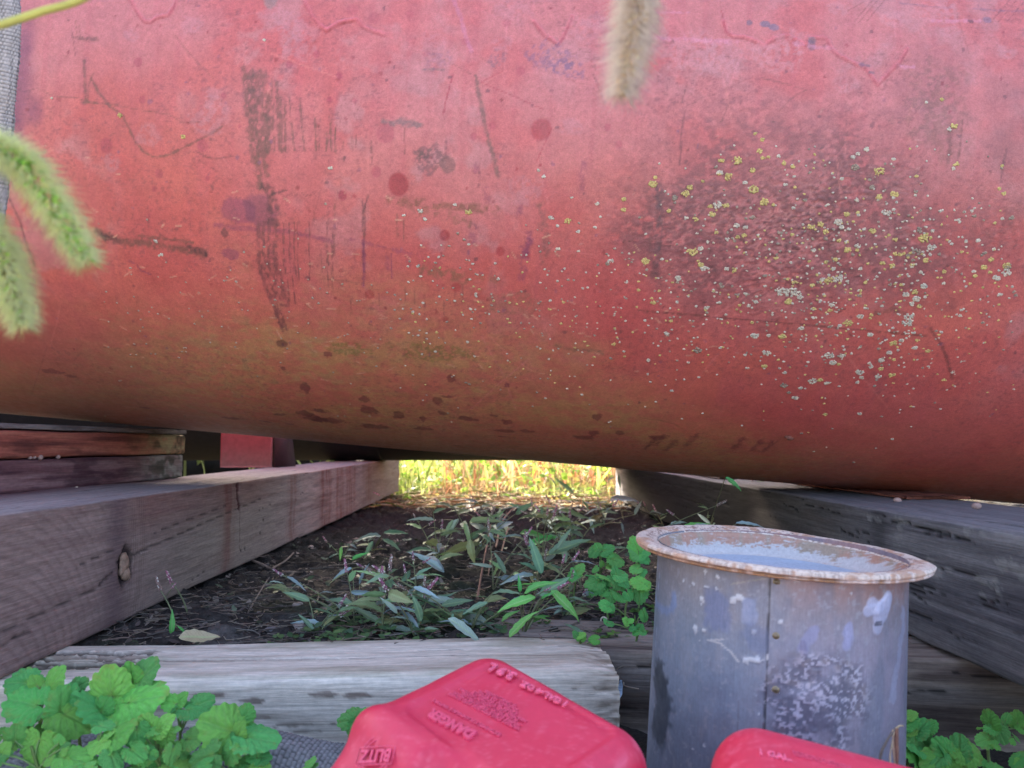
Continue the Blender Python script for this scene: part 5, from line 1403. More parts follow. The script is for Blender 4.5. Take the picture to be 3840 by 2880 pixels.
balm_plant([q2(990, 520, 660, 390), q2(1110, 400, 1190, 250), q2(1060, 560, 1110, 425), q2(1150, 580, 1475, 610), q2(1000, 690, 930, 880), q2(1010, 580, 950, 640), q2(1040, 590, 1090, 600), q2(800, 760, 560, 860), q2(760, 850, 630, 880)], df, 'broad-leaved green plant at the right end of the left cluster beside the knitted sleeve', group=GL, filler=6)
root = balm_plant([q2(1250, 790, 1130, 780), q2(1250, 780, 1270, 700), q2(1270, 790, 1410, 780), q2(1250, 800, 1250, 880), q2(1260, 850, 1390, 880)], lambda x, y: .74, 'tiny bright green seedling with pointed leaves just below the knitted sleeve end')
balm_plant([q2(1760, 860, 1840, 800), q2(1790, 880, 1870, 850), q2(1770, 890, 1700, 900)], lambda x, y: .76, 'small green leaf tuft at the bottom edge on the grey knitted sleeve')
q3 = lambda *a: tuple((v * .4069 + (2440 if i % 2 else 1280)) for i, v in enumerate(a))
balm_plant([q3(150, 640, -40, 660), q3(160, 650, 100, 800), q3(170, 650, 270, 540), q3(90, 880, 10, 900), q3(100, 860, 80, 950)], lambda x, y: .86, 'crinkled light green plant peeping out left of the large red fuel can')
# right of the bucket
q4 = lambda *a: tuple((v * .5606 + (2600 if i % 2 else 2600)) for i, v in enumerate(a))
balm_plant([q4(1420, 200, 1510, 160), q4(1560, 240, 1630, 190), q4(1480, 270, 1610, 400), q4(1430, 150, 1500, 120), q4(1430, 250, 1500, 240), q4(1440, 380, 1600, 500), q4(1500, 260, 1560, 170)], lambda x, y: .88, 'green scalloped plant hard against the right side of the metal bucket', filler=5)
balm_plant([q4(1780, 400, 1770, 270), q4(1800, 380, 1940, 460), q4(1670, 390, 1650, 350), q4(1700, 400, 1610, 300), q4(1660, 420, 1600, 480), q4(1700, 440, 1740, 499), q4(1640, 440, 1520, 499), q4(1780, 420, 1860, 560), q4(1620, 480, 1560, 540)], lambda x, y: .86, 'bushy bright green plant at the bottom edge, right of the metal bucket', filler=6)
balm_plant([q4(1990, 200, 1980, 110), q4(2030, 230, 2100, 350), q4(2090, 180, 2110, 130), q4(1980, 310, 1890, 330), q4(2010, 240, 1950, 250), q4(2170, 200, 2160, 110), q4(2170, 230, 2230, 270), q4(2150, 290, 2190, 320), q4(1990, 320, 2010, 350)], lambda x, y: .92, 'green plant with rounded leaves in front of the dark sleeper at the right edge', filler=2)
balm_plant([q4(2180, 440, 2120, 490), q4(2200, 440, 2260, 400), q4(2190, 460, 2200, 540)], lambda x, y: .84, 'green leaf pair in the bottom right corner')
# patch behind, left of the bucket
q5 = lambda *a: tuple((v * .3617 + (1950 if i % 2 else 2100)) for i, v in enumerate(a))
def d5(px, py): return max(1.12, (CZ - SOIL - .05) * FPX / max(py - 1665, 60))
GP = 'small balm seedlings behind the sleeper, left of the bucket'
balm_plant([q5(370, 310, 300, 390), q5(400, 300, 370, 240), q5(450, 320, 560, 280), q5(480, 340, 560, 370), q5(540, 400, 670, 450), q5(440, 470, 430, 420), q5(500, 480, 570, 500), q5(380, 500, 330, 540)], lambda x, y: 1.42, 'clump of small dark green round leaves furthest back in the patch left of the bucket', group=GP)
balm_plant([q5(800, 350, 700, 270), q5(820, 360, 720, 400), q5(830, 370, 930, 330), q5(840, 380, 930, 440), q5(800, 300, 740, 170), q5(810, 500, 720, 530), q5(830, 560, 900, 520), q5(840, 590, 870, 640)], lambda x, y: 1.3, 'yellow-green small-leaved seedling tucked under the bucket rim', group=GP)
balm_plant([q5(580, 560, 560, 480), q5(590, 570, 710, 590), q5(470, 600, 380, 560), q5(640, 620, 720, 700), q5(520, 620, 480, 700), q5(600, 600, 670, 740), q5(400, 640, 250, 680), q5(400, 660, 310, 780), q5(400, 650, 460, 700), q5(480, 740, 380, 740), q5(520, 760, 570, 860), q5(590, 790, 700, 830)], lambda x, y: 1.28, 'fullest bright green seedling clump in the patch left of the bucket', group=GP)
balm_plant([q5(850, 650, 720, 650), q5(860, 660, 940, 680), q5(830, 720, 820, 880), q5(850, 700, 940, 640), q5(500, 900, 400, 860), q5(520, 900, 560, 960), q5(700, 760, 740, 840)], lambda x, y: 1.2, 'green seedling with one large oval leaf touching the bucket side', group=GP)
balm_plant([q5(160, 540, 110, 500), q5(180, 530, 250, 460), q5(170, 560, 80, 620), q5(190, 560, 240, 590)], lambda x, y: 1.3, 'small four-leaved green seedling at the left of the patch among smartweed', group=GP)
balm_plant([q5(480, 1060, 450, 1020), q5(500, 1070, 570, 1080), q5(700, 1060, 650, 1020), q5(720, 1050, 770, 1030), q5(760, 1110, 720, 1150), q5(820, 1130, 860, 1080), q5(840, 1150, 900, 1180), q5(800, 1160, 750, 1190), q5(860, 960, 900, 1060)], lambda x, y: 1.13, 'sprinkle of tiny green leaves just behind the sleeper beside the bucket', group=GP)
balm_plant([q5(170, 1200, 140, 1150), q5(200, 1200, 270, 1180), q5(240, 1220, 240, 1270), q5(190, 1220, 180, 1260), q5(380, 1240, 290, 1240)], lambda x, y: 1.12, 'row of tiny round green leaves at the back edge of the splintered sleeper end', group=GP)

# ------------------------------------------------------------------ smartweed
def flower_mesh(seed, col):
    r2 = np.random.default_rng(seed)
    mb = MB()
    for i in range(26):
        t = i / 26
        a = i * 2.4
        r = .10 * (1 - .6 * t)
        c = np.array([r * math.cos(a), t, r * math.sin(a)])
        cc = lin(*col) * r2.uniform(.6, 1.2)
        if r2.random() < .25: cc = lin(206, 196, 186)
        mb.add(ICO_V * np.array([.055, .075, .055]) * r2.uniform(.7, 1.1) + c, ICO_F, cc)
    return mb.mesh('flower_spike', M['stem'])
FLW = [flower_mesh(1, (176, 110, 130)), flower_mesh(2, (150, 120, 112)), flower_mesh(3, (150, 90, 116))]
def smartweed(px, py, h, lean, label, nst=2, nleaf=5, spikes=2, seed=0, lsz=.055, z=None, forced=(), bright=False, cat='weed', group='smartweed on the bare soil behind the sleeper', dry=False):
    r2 = np.random.default_rng(seed + 100)
    b = on_z(px, py, SOIL if z is None else z)
    b[2] = soil_z(b[0], b[1]) - .002
    root = empty('smartweed', b, label, cat, group)
    mb = MB()
    loc0 = np.array(b)
    pool = LBRIGHT if bright else LANCE
    for s in range(nst + (1 if nleaf > 3 else 0)):
        dirx = lean + r2.normal(0, .7)
        diry = r2.uniform(-.7, .5)
        hh = h * r2.uniform(.7, 1.1)
        ctrl = [b, b + np.array([dirx * hh * .25, diry * hh * .2, hh * .4]), b + np.array([dirx * hh * .65, diry * hh * .4, hh * .75]), b + np.array([dirx * hh * 1.0, diry * hh * .6, hh * .98])]
        st = spline(ctrl, 16)
        v, f = tube(st, np.linspace(.0016, .0007, 16), 5)
        mb.add(v, f, lin(112, 116, 82) if not dry else lin(120, 100, 88))
        for i in range(nleaf):
            t = .2 + .75 * i / max(nleaf - 1, 1)
            p = st[int(t * 15)]
            a = i * 2.6 + s + r2.uniform(-.5, .5)
            out = np.array([math.cos(a), math.sin(a) * .7, r2.uniform(-.1, .6)])
            L = lsz * r2.uniform(.5, 1.25) * (1.1 - .3 * t)
            me = pool[r2.integers(len(pool))] if r2.random() > .12 else LGREY[r2.integers(2)]
            leaf_obj(me, p, p + unit(out) * L, unit(np.array([0, -.35, 1]) + r2.normal(size=3) * .5), root, r2.uniform(.55, 1.3))
        if s < spikes:
            p = st[-1]
            d = unit(st[-1] - st[-3] + np.array([0, 0, .004]))
            leaf_obj(FLW[r2.integers(3)], p, p + d * r2.uniform(.016, .028), np.array([0, -1, .1]), root, name='flower_spike')
            if r2.random() < .6:
                p2 = st[11]
                d2 = unit(np.array([r2.normal(0, 1), -.3, 1.0]))
                e = p2 + d2 * .02
                v, f = tube(np.array([p2, (p2 + e) / 2, e]), .0006, 4); mb.add(v, f, lin(112, 116, 82))
                leaf_obj(FLW[r2.integers(3)], e, e + d2 * r2.uniform(.012, .02), np.array([0, -1, .1]), root, name='flower_spike')
    for bx, by, tx, ty, d, kind in forced:
        p, q = on_y(bx, by, d), on_y(tx, ty, d - .01)
        me = dict(b=LBRIGHT, g=LGREY, n=LANCE)[kind]
        me = me[r2.integers(len(me))]
        leaf_obj(me, p, q, toward_cam(p, .8, .15), root)
        v, f = tube(spline([b, (b + p) / 2 + np.array([0, .005, .006]), p], 8), .0009, 5); mb.add(v, f, lin(112, 120, 84))
    o = obj('stem', mb.mesh('stem', M['stem']), root)
    o.data.transform(Matrix.Translation(-Vector(loc0)))
    return root
SW = [  # px, py, height, lean, label, stems, leaves, spikes, leaf size, forced leaves, bright
    (1395, 2075, .05, .5, 'small grey-green weed alone on the dark soil near the left timber, four leaves', 1, 3, 0, .05, ((1430, 2010, 1325, 2000, 1.9, 'n'), (1440, 2000, 1525, 1985, 1.9, 'n'), (1435, 2020, 1505, 2060, 1.88, 'n'), (1400, 2030, 1360, 2090, 1.9, 'n')), 0),
    (1285, 2120, .05, -.2, 'tiny bright weed with a seed spike close to the left timber', 1, 5, 1, .03, ((1320, 2100, 1365, 2065, 1.7, 'b'), (1280, 2050, 1275, 2100, 1.72, 'b')), 0),
    (1330, 2330, .09, -.6, 'weed with a pale bent leaf standing in the twig litter', 2, 5, 2, .045, ((1320, 2130, 1240, 2160, 1.42, 'g'), (1350, 2190, 1358, 2120, 1.42, 'g'), (1040, 2190, 1100, 2235, 1.36, 'n')), 0),
    (1180, 2375, .05, .3, 'low dark weed behind the pale sleeper, left of the others, with pink spikes', 2, 5, 2, .04, ((1175, 2360, 1125, 2300, 1.18, 'n'), (1160, 2255, 1070, 2210, 1.25, 'n')), 0),
    (1430, 2385, .10, .5, 'dense pink-spiked weed behind the middle of the pale sleeper', 3, 6, 3, .055, (), 0),
    (1560, 2390, .08, .2, 'weed with one long upright leaf and pink flower clusters by the sleeper', 2, 5, 2, .05, ((1580, 2330, 1550, 2230, 1.16, 'n'), (1490, 2300, 1440, 2240, 1.2, 'n'), (1590, 2360, 1640, 2350, 1.14, 'n')), 0),
    (1640, 2140, .14, -.5, 'tall thin weed leaning left with a curved grey leaf above bare soil', 2, 5, 2, .06, ((1655, 2140, 1560, 2045, 1.62, 'g'), (1650, 2100, 1720, 2060, 1.62, 'n'), (1720, 1945, 1665, 2010, 1.9, 'n')), 0),
    (1780, 2100, .13, .1, 'weed with broad drooping leaves in the middle of the gap', 3, 6, 2, .065, ((1740, 1960, 1770, 2060, 1.75, 'n'), (1760, 1960, 1865, 1925, 1.75, 'n'), (1760, 2020, 1775, 2120, 1.7, 'n'), (1850, 2000, 1820, 2040, 1.7, 'n')), 0),
    (1760, 2390, .10, -.2, 'low spreading weed at the sleeper edge behind the middle of the scene', 3, 7, 3, .055, ((1680, 2320, 1820, 2390, 1.13, 'n'), (1830, 2260, 1730, 2290, 1.16, 'n'), (1700, 2300, 1690, 2340, 1.14, 'n')), 0),
    (1960, 2380, .12, .1, 'bright green weed with long pointed leaves fanning out over the pale sleeper', 2, 3, 1, .05, ((2008, 2240, 1865, 2265, 1.10, 'b'), (1965, 2225, 2075, 2155, 1.10, 'b'), (2065, 2215, 2190, 2310, 1.10, 'b'), (1950, 2220, 1950, 2170, 1.12, 'b'), (1910, 2390, 1985, 2280, 1.08, 'b'), (1880, 2330, 1930, 2280, 1.1, 'b'), (2030, 2250, 2060, 2210, 1.1, 'b')), 1),
    (1850, 2210, .12, .4, 'weed with tan spike and narrow leaves standing in front of the dry stalks', 2, 5, 2, .055, ((1895, 2150, 1860, 2070, 1.45, 'n'),), 0),
    (2030, 2130, .15, .3, 'weed with a broad upright triangular leaf right of centre', 3, 5, 3, .07, ((2030, 2150, 1995, 2020, 1.42, 'n'), (2090, 2060, 2135, 1980, 1.45, 'n'), (2060, 2080, 2200, 2000, 1.5, 'n')), 0),
    (2180, 2200, .16, .4, 'weed leaning right with tan flower spikes reaching towards the bucket', 2, 4, 2, .05, (), 0),
    (2060, 1990, .10, .2, 'tangled weeds under the tank before the sunlit grass', 3, 6, 2, .07, ((2100, 1910, 2210, 1945, 2.2, 'n'), (1980, 2050, 2090, 1985, 2.0, 'b'), (1950, 2000, 2060, 1990, 2.0, 'b')), 0),
    (2250, 1970, .11, .5, 'grey-leaved weeds close to the right timber under the tank', 3, 6, 2, .07, ((2290, 1870, 2395, 1855, 2.4, 'g'), (2380, 1930, 2400, 1880, 2.3, 'n'), (2330, 1960, 2340, 2000, 2.1, 'g'), (2210, 1940, 2230, 2000, 2.1, 'g')), 0),
    (2180, 1900, .20, -.35, 'single tall weed silhouetted against the sunlit grass, one dark leaf', 1, 0, 1, .05, ((2080, 1815, 2070, 1785, 2.3, 'n'), (2150, 1850, 2080, 1790, 2.3, 'n')), 0),
    (2340, 1960, .16, .1, 'weed standing by the sunlit end of the right timber', 1, 3, 1, .06, ((2320, 1780, 2325, 1830, 2.6, 'n'),), 0),
    (2640, 2060, .20, .35, 'green weed with curly stems in front of the right timber above the bucket', 3, 5, 3, .06, ((2600, 1975, 2710, 1955, 1.45, 'n'), (2560, 1985, 2650, 1935, 1.5, 'b'), (2760, 1965, 2860, 1945, 1.4, 'g'), (2720, 1790, 2790, 1830, 1.5, 'b')), 0),
    (2500, 2010, .10, .0, 'low weed at the foot of the right timber behind the bucket rim', 2, 4, 2, .05, (), 0),
    (660, 2378, .06, .1, 'small weed with one upright oval leaf between the left timber and sleeper', 1, 0, 1, .03, ((640, 2375, 655, 2305, 1.15, 'b'), (690, 2375, 680, 2345, 1.14, 'b')), 0),
    (705, 2330, .075, .1, 'thin pink flower stalk standing before the left timber', 1, 0, 1, .03, (), 0),
    (2120, 2330, .07, .3, 'dark little weed between the bright leaves and the seedling patch', 2, 5, 2, .04, ((2200, 2390, 2130, 2330, 1.13, 'n'),), 0),
    (1640, 1960, .13, -.7, 'thin dark weed with white buds leaning left before the sunlit grass', 1, 0, 1, .04, ((1700, 1950, 1660, 2010, 1.9, 'n'),), 0),
    (1905, 2040, .13, .3, 'tangle of weeds right of the curved dead stems, narrow leaves', 3, 6, 3, .06, ((1900, 2010, 1830, 1985, 1.9, 'n'),), 0),
    (2150, 2100, .13, -.2, 'leafy weed just left of the balm seedling patch, further back', 3, 6, 3, .065, ((2120, 2110, 2110, 2010, 1.6, 'n'),), 0),
    (1560, 2260, .07, .2, 'weed with curled thin leaves on the bare soil left of centre', 2, 5, 2, .045, ((1560, 2160, 1610, 2120, 1.35, 'n'),), 0),
    (2010, 2240, .10, .2, 'dark leaved weed behind the bright long-leaved one', 2, 6, 2, .055, (), 0),
]
for i, (px, py, h, ln_, lab, ns, nl, sp, lz, fo, br) in enumerate(SW):
    smartweed(px, py, h, ln_, lab, ns, nl, sp, i, lz, forced=fo, bright=bool(br))
# pale bent leaf lying over the sleeper edge, long grey leaf on the soil
def lone_leaf(me, b, t, n, label, name='fallen_leaf', wd=1.0):
    o = bpy.data.objects.new(name, me)
    b, t = np.asarray(b), np.asarray(t)
    L = np.linalg.norm(t - b); ey = unit(t - b); ez = unit(n - ey * np.dot(n, ey)); ex = np.cross(ey, ez)
    o.matrix_world = Matrix(((ex[0] * L * wd, ey[0] * L, ez[0] * L, b[0]), (ex[1] * L * wd, ey[1] * L, ez[1] * L, b[1]), (ex[2] * L * wd, ey[2] * L, ez[2] * L, b[2]), (0, 0, 0, 1)))
    link(o)
    return tag(o, label, 'leaf')
lone_leaf(DRYLEAF, on_y(670, 2392, 1.12), on_y(830, 2378, 1.15), np.array([0, -.7, .7]), 'half-dried pale curled leaf lying over the back edge of the pale sleeper', wd=1.3)
lone_leaf(LGREY[0], on_y(1665, 2145, 1.62), on_y(1558, 2042, 1.70), np.array([-.3, -.7, .6]), 'long narrow blue-grey leaf lying alone on the bare dark soil', wd=.8)

# ------------------------------------------------------------------ litter, stones, sticks on the soil
def scatter_soil(n, y0=1.12, y1=2.6):
    out = []
    while len(out) < n:
        y = y0 + (y1 - y0) * RNG.random() ** 1.3
        x = RNG.uniform(-.6, .6)
        out.append((x, y, soil_z(x, y)))
    return out
mb = MB()
for x, y, z in scatter_soil(4200, 1.12, 3.2):
    r = RNG.choice([.0012, .0018, .0025, .0035], p=[.4, .35, .18, .07])
    c = (lin(120, 112, 108), lin(84, 78, 78), lin(150, 136, 126), lin(60, 54, 54))[RNG.integers(4)] * RNG.uniform(.6, 1.2)
    mb.add(ICO_V * (1 + .2 * RNG.normal(size=(12, 1)).clip(-1, 1)) * (r, r, r * .7) + (x, y, z + r * .3), ICO_F, c)
tag(obj('gravel', mb.mesh('gravel', M['stone'], False)), 'fine gravel and crumbs on the dark soil', 'gravel', kind='stuff')
mb = MB()
def straw(x, y, z, L, w_, c, curl=.4):
    a = RNG.uniform(0, 6.28)
    pts = [np.array([x, y, z])]
    for i in range(5):
        a += RNG.normal(0, curl)
        pts.append(pts[-1] + np.array([math.cos(a), math.sin(a), 0]) * L / 5 + np.array([0, 0, RNG.normal(0, .12) * L / 5]))
    pts = np.array(pts)
    pts[:, 2] = np.maximum(pts[:, 2], ground_h(pts[:, 0], pts[:, 1]) + .001)
    v, f = tube(pts, w_, 4); mb.add(v, f, c)
for x, y, z in scatter_soil(2400, 1.12, 2.1):
    if RNG.random() > (1.15 - (y - 1.1) * 1.1): continue
    straw(x, y, z + RNG.uniform(.001, .018), RNG.uniform(.02, .09), RNG.uniform(.0004, .0011), (lin(128, 110, 100), lin(96, 84, 80), lin(150, 134, 118), lin(110, 104, 98))[RNG.integers(4)] * RNG.uniform(.6, 1.1), .5)
tag(obj('dry_stalks', mb.mesh('dry_stalks', M['litter'])), 'tangle of dry grey stems and rootlets on the soil', 'litter', kind='stuff')
mb = MB()
for x, y, z in scatter_soil(1900, 1.12, 2.4):
    a = RNG.uniform(0, 6.28); L = RNG.uniform(.006, .02)
    d = np.array([math.cos(a), math.sin(a), RNG.normal(0, .2)]); s = np.array([-math.sin(a), math.cos(a), RNG.normal(0, .4)])
    p = np.array([x, y, z + .004])
    t = np.linspace(0, 1, 5)
    ww = np.sin(math.pi * (.08 + .9 * t)) * L * .28
    cl = RNG.normal(0, .3)
    ce = p + d * (t[:, None] * L) + np.array([0, 0, 1]) * (cl * t ** 2 * L)[:, None]
    v = np.concatenate([ce + s * ww[:, None], ce - s * ww[:, None] + (0, 0, .001)])
    mb.add(v, np.array([(i, i + 1, i + 6, i + 5) for i in range(4)]), (lin(128, 118, 112), lin(104, 92, 88), lin(150, 138, 128), lin(96, 104, 84))[RNG.integers(4)] * RNG.uniform(.5, 1.1))
tag(obj('leaf_litter', mb.mesh('leaf_litter', M['litter'])), 'crumbled dead leaf litter on the soil', 'litter', kind='stuff')
# green seedling carpet close to the sleeper
mb = MB()
def carpet(n, xa, xb, ya, yb, rl, cols):
    for _ in range(n):
        x, y = RNG.uniform(xa, xb), ya + (yb - ya) * RNG.random() ** 1.4
        if fbm(np.array([x * 12.]), np.array([y * 12.]), 2, 5)[0] < .42: continue
        z = soil_z(x, y) + RNG.uniform(.004, .022)
        a0 = RNG.uniform(0, 6.28)
        for kk in range(3):
            a = a0 + kk * 2.1
            L = RNG.uniform(*rl)
            d = np.array([math.cos(a), math.sin(a), RNG.uniform(-.1, .5)]); s = np.cross(d, unit(np.array([0, -.4, 1]) + RNG.normal(size=3) * .3))
            t = np.linspace(0, 1, 5); ww = np.sin(math.pi * (.05 + .93 * t)) * L * .36
            ce = np.array([x, y, z]) + d * (t[:, None] * L)
            v = np.concatenate([ce + s * ww[:, None], ce - s * ww[:, None]])
            mb.add(v, np.array([(i, i + 1, i + 6, i + 5) for i in range(4)]), cols[RNG.integers(len(cols))] * RNG.uniform(.6, 1.15))
carpet(420, -.35, .2, 1.13, 1.35, (.006, .016), [lin(84, 122, 76), lin(70, 104, 70), lin(96, 132, 80)])
carpet(260, .05, .32, 1.13, 1.6, (.006, .013), [lin(90, 140, 66), lin(76, 120, 66)])
carpet(120, -.45, .5, 1.5, 2.6, (.006, .016), [lin(70, 96, 66), lin(84, 108, 76)])
tag(obj('seedling_carpet', mb.mesh('seedling_carpet', M['weed'])), 'tiny green seedlings covering the soil behind the sleeper', 'ground cover', kind='stuff')
# named sticks
def stick(pts, r0, r1, label, col=lin(140, 124, 114)):
    P3 = []
    for px, py, lift in pts:
        q = on_z(px, py, SOIL)
        P3.append(np.array([q[0], q[1], soil_z(q[0], q[1]) + lift]))
    c = P3[0].copy()
    v, f = tube(spline(np.array(P3) - c, 14), np.linspace(r0, r1, 14) * (1 + .15 * RNG.normal(size=14)), 7)
    o = obj('stick', new_mesh('stick', v, f, M['litter'], np.tile(col, (len(v), 1)) * RNG.uniform(.7, 1.15, (len(v), 1))), loc=c)
    return tag(o, label, 'stick')
stick([(945, 2118, .012), (1040, 2145, .012), (1158, 2165, .008)], .0042, .0034, 'thick pale stick lying on the soil beside the left timber')
stick([(1020, 2160, .018), (1070, 2130, .02), (1100, 2105, .02)], .0026, .002, 'short forked twig crossing the thick pale stick')
stick([(930, 2320, .01), (975, 2260, .02), (1008, 2225, .03)], .0016, .001, 'thin arched stalk left of the weeds')
stick([(750, 2290, .008), (830, 2310, .010)], .0014, .001, 'thin dry stalk near the left timber foot')
stick([(1790, 2260, .01), (1815, 2180, .05), (1840, 2100, .09)], .0024, .0018, 'upright brown dry stalk in the middle of the weeds', lin(140, 108, 96))
stick([(1860, 2080, .02), (1885, 2010, .06), (1940, 1965, .07), (1990, 1940, .06)], .0028, .002, 'curved tan dead stem arching over the weeds under the tank', lin(150, 124, 108))
stick([(1880, 2100, .02), (1905, 2050, .05), (1925, 2010, .03)], .0024, .0018, 'hooked tan dead stem left of the arched one', lin(150, 124, 108))
stick([(1830, 2170, .01), (1850, 2120, .03), (1900, 2110, .02)], .0016, .001, 'short kinked dead stem among the weeds', lin(136, 112, 100))
stick([(1760, 1875, .02), (1765, 1900, .012), (1800, 1925, .008), (1880, 1880, .01)], .004, .002, 'pale bent stalk lying on the dark soil before the sunlit grass', lin(150, 150, 132))
# stones
STN = [(1120, 2350, .017, 0, 'flat pale stone behind the pale sleeper'), (1020, 2360, .012, 1, 'flat grey stone left of the pale stone'), (1165, 2055, .009, 4, 'small tan stone near the left timber'), (1320, 1985, .008, 4, 'small reddish leaf-shaped stone further back by the left timber'), (1335, 2103, .007, 4, 'pale oval pebble below the small bright weed'), (1460, 2020, .006, 0, 'little pale pebble on the dark soil'), (1605, 2050, .008, 0, 'greyish pebble beside another on the open soil'), (1660, 2070, .008, 1, 'grey pebble on the open soil right of the blue-grey leaf'), (1762, 2125, .009, 4, 'white oblong stone among the weeds'), (1470, 2245, .008, 3, 'dull stone in the leaf litter'), (1010, 2200, .010, 1, 'grey stone below the thick stick'), (1115, 2270, .012, 0, 'rough pale stone in the litter'), (1180, 2265, .011, 1, 'rough grey stone in the litter'), (2410, 2380, .009, 1, 'stone at the bucket side behind the sleeper'), (2330, 2370, .008, 0, 'pale stone left of the bucket'), (1000, 2120, .007, 3, 'dark pebble at the timber foot'), (905, 2200, .007, 1, 'pebble at the left timber foot, nearer')]
for px, py, r, k, lab in STN:
    q = on_z(px, py, SOIL); q[2] = soil_z(q[0], q[1]) + r * .25
    stone(q, r, k, lab, name='stone')
# snail ring, dead pod by the bucket
a = np.linspace(0, 5.6, 18)
q = on_z(2264, 2345, SOIL)
v, f = tube(np.stack([.0055 * np.cos(a), .003 * np.sin(a) + 0 * a, .0055 * np.sin(a)], -1) * np.linspace(1, .75, 18)[:, None], np.linspace(.0022, .001, 18), 6)
o = obj('snail_shell', new_mesh('snail_shell', v, f, M['stone'], np.tile(lin(190, 176, 156), (len(v), 1))), loc=(q[0], q[1], soil_z(q[0], q[1]) + .008))
tag(o, 'tiny pale coiled shell on the soil left of the bucket', 'shell')
# brown broken stalk standing at the right of the bucket, in front
b0 = on_y(3345, 2990, .60)
rt = empty('dead_stalk', (b0[0], b0[1], 0.0), 'dry brown broken stalk standing in front of the right side of the bucket', 'dead stalk')
mb = MB()
for pts, r, c in (([(3310, 3000), (3300, 2850), (3325, 2780), (3358, 2732)], .0012, lin(110, 100, 92)), ([(3372, 3000), (3362, 2850), (3362, 2730)], .0022, lin(132, 96, 80)), ([(3352, 2950), (3338, 2850), (3345, 2790), (3356, 2732)], .0008, lin(190, 172, 144)), ([(3356, 2734), (3375, 2722), (3388, 2722)], .0007, lin(170, 150, 120)), ([(3366, 2950), (3350, 2800), (3348, 2735)], .001, lin(176, 150, 126))):
    P3 = np.array([on_y(x, y, .60) for x, y in pts]) - np.array(rt.location)
    v, f = tube(spline(P3, 14), np.linspace(r, r * .6, 14) * (1 + .12 * RNG.normal(size=14)), 6); mb.add(v, f, c)
P3 = np.array([[0, 0, 0.0], [.002, .002, .03], on_y(3340, 3000, .60) - np.array(rt.location)])
v, f = tube(spline(P3, 8), .002, 6); mb.add(v, f, lin(120, 96, 84))
obj('stem', mb.mesh('stem', M['litter']), rt)

# ------------------------------------------------------------------ sunlit vegetation beyond
def grass_mass(name, n, x0, x1, y0, y1, hs, cols, label, yp=1.0, wid=(.002, .006)):
    N = n
    r2 = np.random.default_rng(hash(name) % 1000 if False else len(name) * 7)
    x = r2.uniform(x0, x1, N); y = y0 + (y1 - y0) * r2.random(N) ** yp
    cl = fbm(x * 1.6, y * 1.6, 3, 6)
    keep = cl > r2.uniform(.2, .55, N)
    x, y = x[keep], y[keep]; N = len(x)
    z = ground_h(x, y) - .01
    h = r2.uniform(*hs, N); a = r2.uniform(0, 6.28, N); ln = r2.uniform(.1, 1.2, N) ** 1.5 * h
    w_ = r2.uniform(*wid, N); fa = r2.uniform(0, 6.28, N)
    segs = 5
    t = np.linspace(0, 1, segs)
    px_ = x[:, None] + np.cos(a)[:, None] * ln[:, None] * t ** 2
    py_ = y[:, None] + np.sin(a)[:, None] * ln[:, None] * t ** 2
    pz_ = z[:, None] + h[:, None] * t * (1 - .18 * t * (ln / h)[:, None])
    ww = w_[:, None] * (1 - t * .92)
    sx_, sy_ = np.cos(fa)[:, None] * ww, np.sin(fa)[:, None] * ww
    A = np.stack([px_ - sx_, py_ - sy_, pz_], -1); B = np.stack([px_ + sx_, py_ + sy_, pz_], -1)
    V = np.stack([A, B], 2).reshape(N, -1, 3)
    f0 = np.array([(2 * i, 2 * i + 1, 2 * i + 3, 2 * i + 2) for i in range(segs - 1)])
    F = (f0[None] + (np.arange(N) * segs * 2)[:, None, None]).reshape(-1, 4)
    ci = r2.integers(0, len(cols), N)
    zone = fbm(x * .9 + 4, y * .5, 2, 3)
    ci = np.where(zone > .62, np.minimum(ci, 1), np.where(r2.random(N) < .55, np.minimum(2 + ci % 3, len(cols) - 1), ci))
    C = np.array(cols)[ci] * r2.uniform(.7, 1.2, (N, 1))
    C = np.repeat(C, segs * 2, axis=0)
    o = obj(name, new_mesh(name, V.reshape(-1, 3), F, M['grass'], C))
    return tag(o, label, 'grass', kind='stuff')
GC = [lin(104, 130, 60), lin(168, 176, 100), lin(206, 170, 126), lin(176, 118, 88), lin(160, 130, 100)]
grass_mass('tall_grass', 5000, -3.6, 3.4, 5.2, 9.5, (.35, .9), GC, 'sunlit green and straw grass behind the tanks', .9, (.004, .010))
grass_mass('broad_grass', 1100, -3.0, 3.0, 4.9, 8, (.3, .8), GC, 'broad sunlit grass blades behind the tanks', .9, (.010, .022))
grass_mass('short_grass', 9000, -2.2, 2.2, 4.5, 6.2, (.03, .14), GC, 'short sunlit grass and stubble before the tall grass', .8, (.002, .005))
grass_mass('meadow', 9000, -12, 12, 9.5, 22, (.3, .8), [lin(110, 140, 50), lin(150, 140, 70)], 'rough meadow further back', 1.4, (.01, .03))
mb = MB()
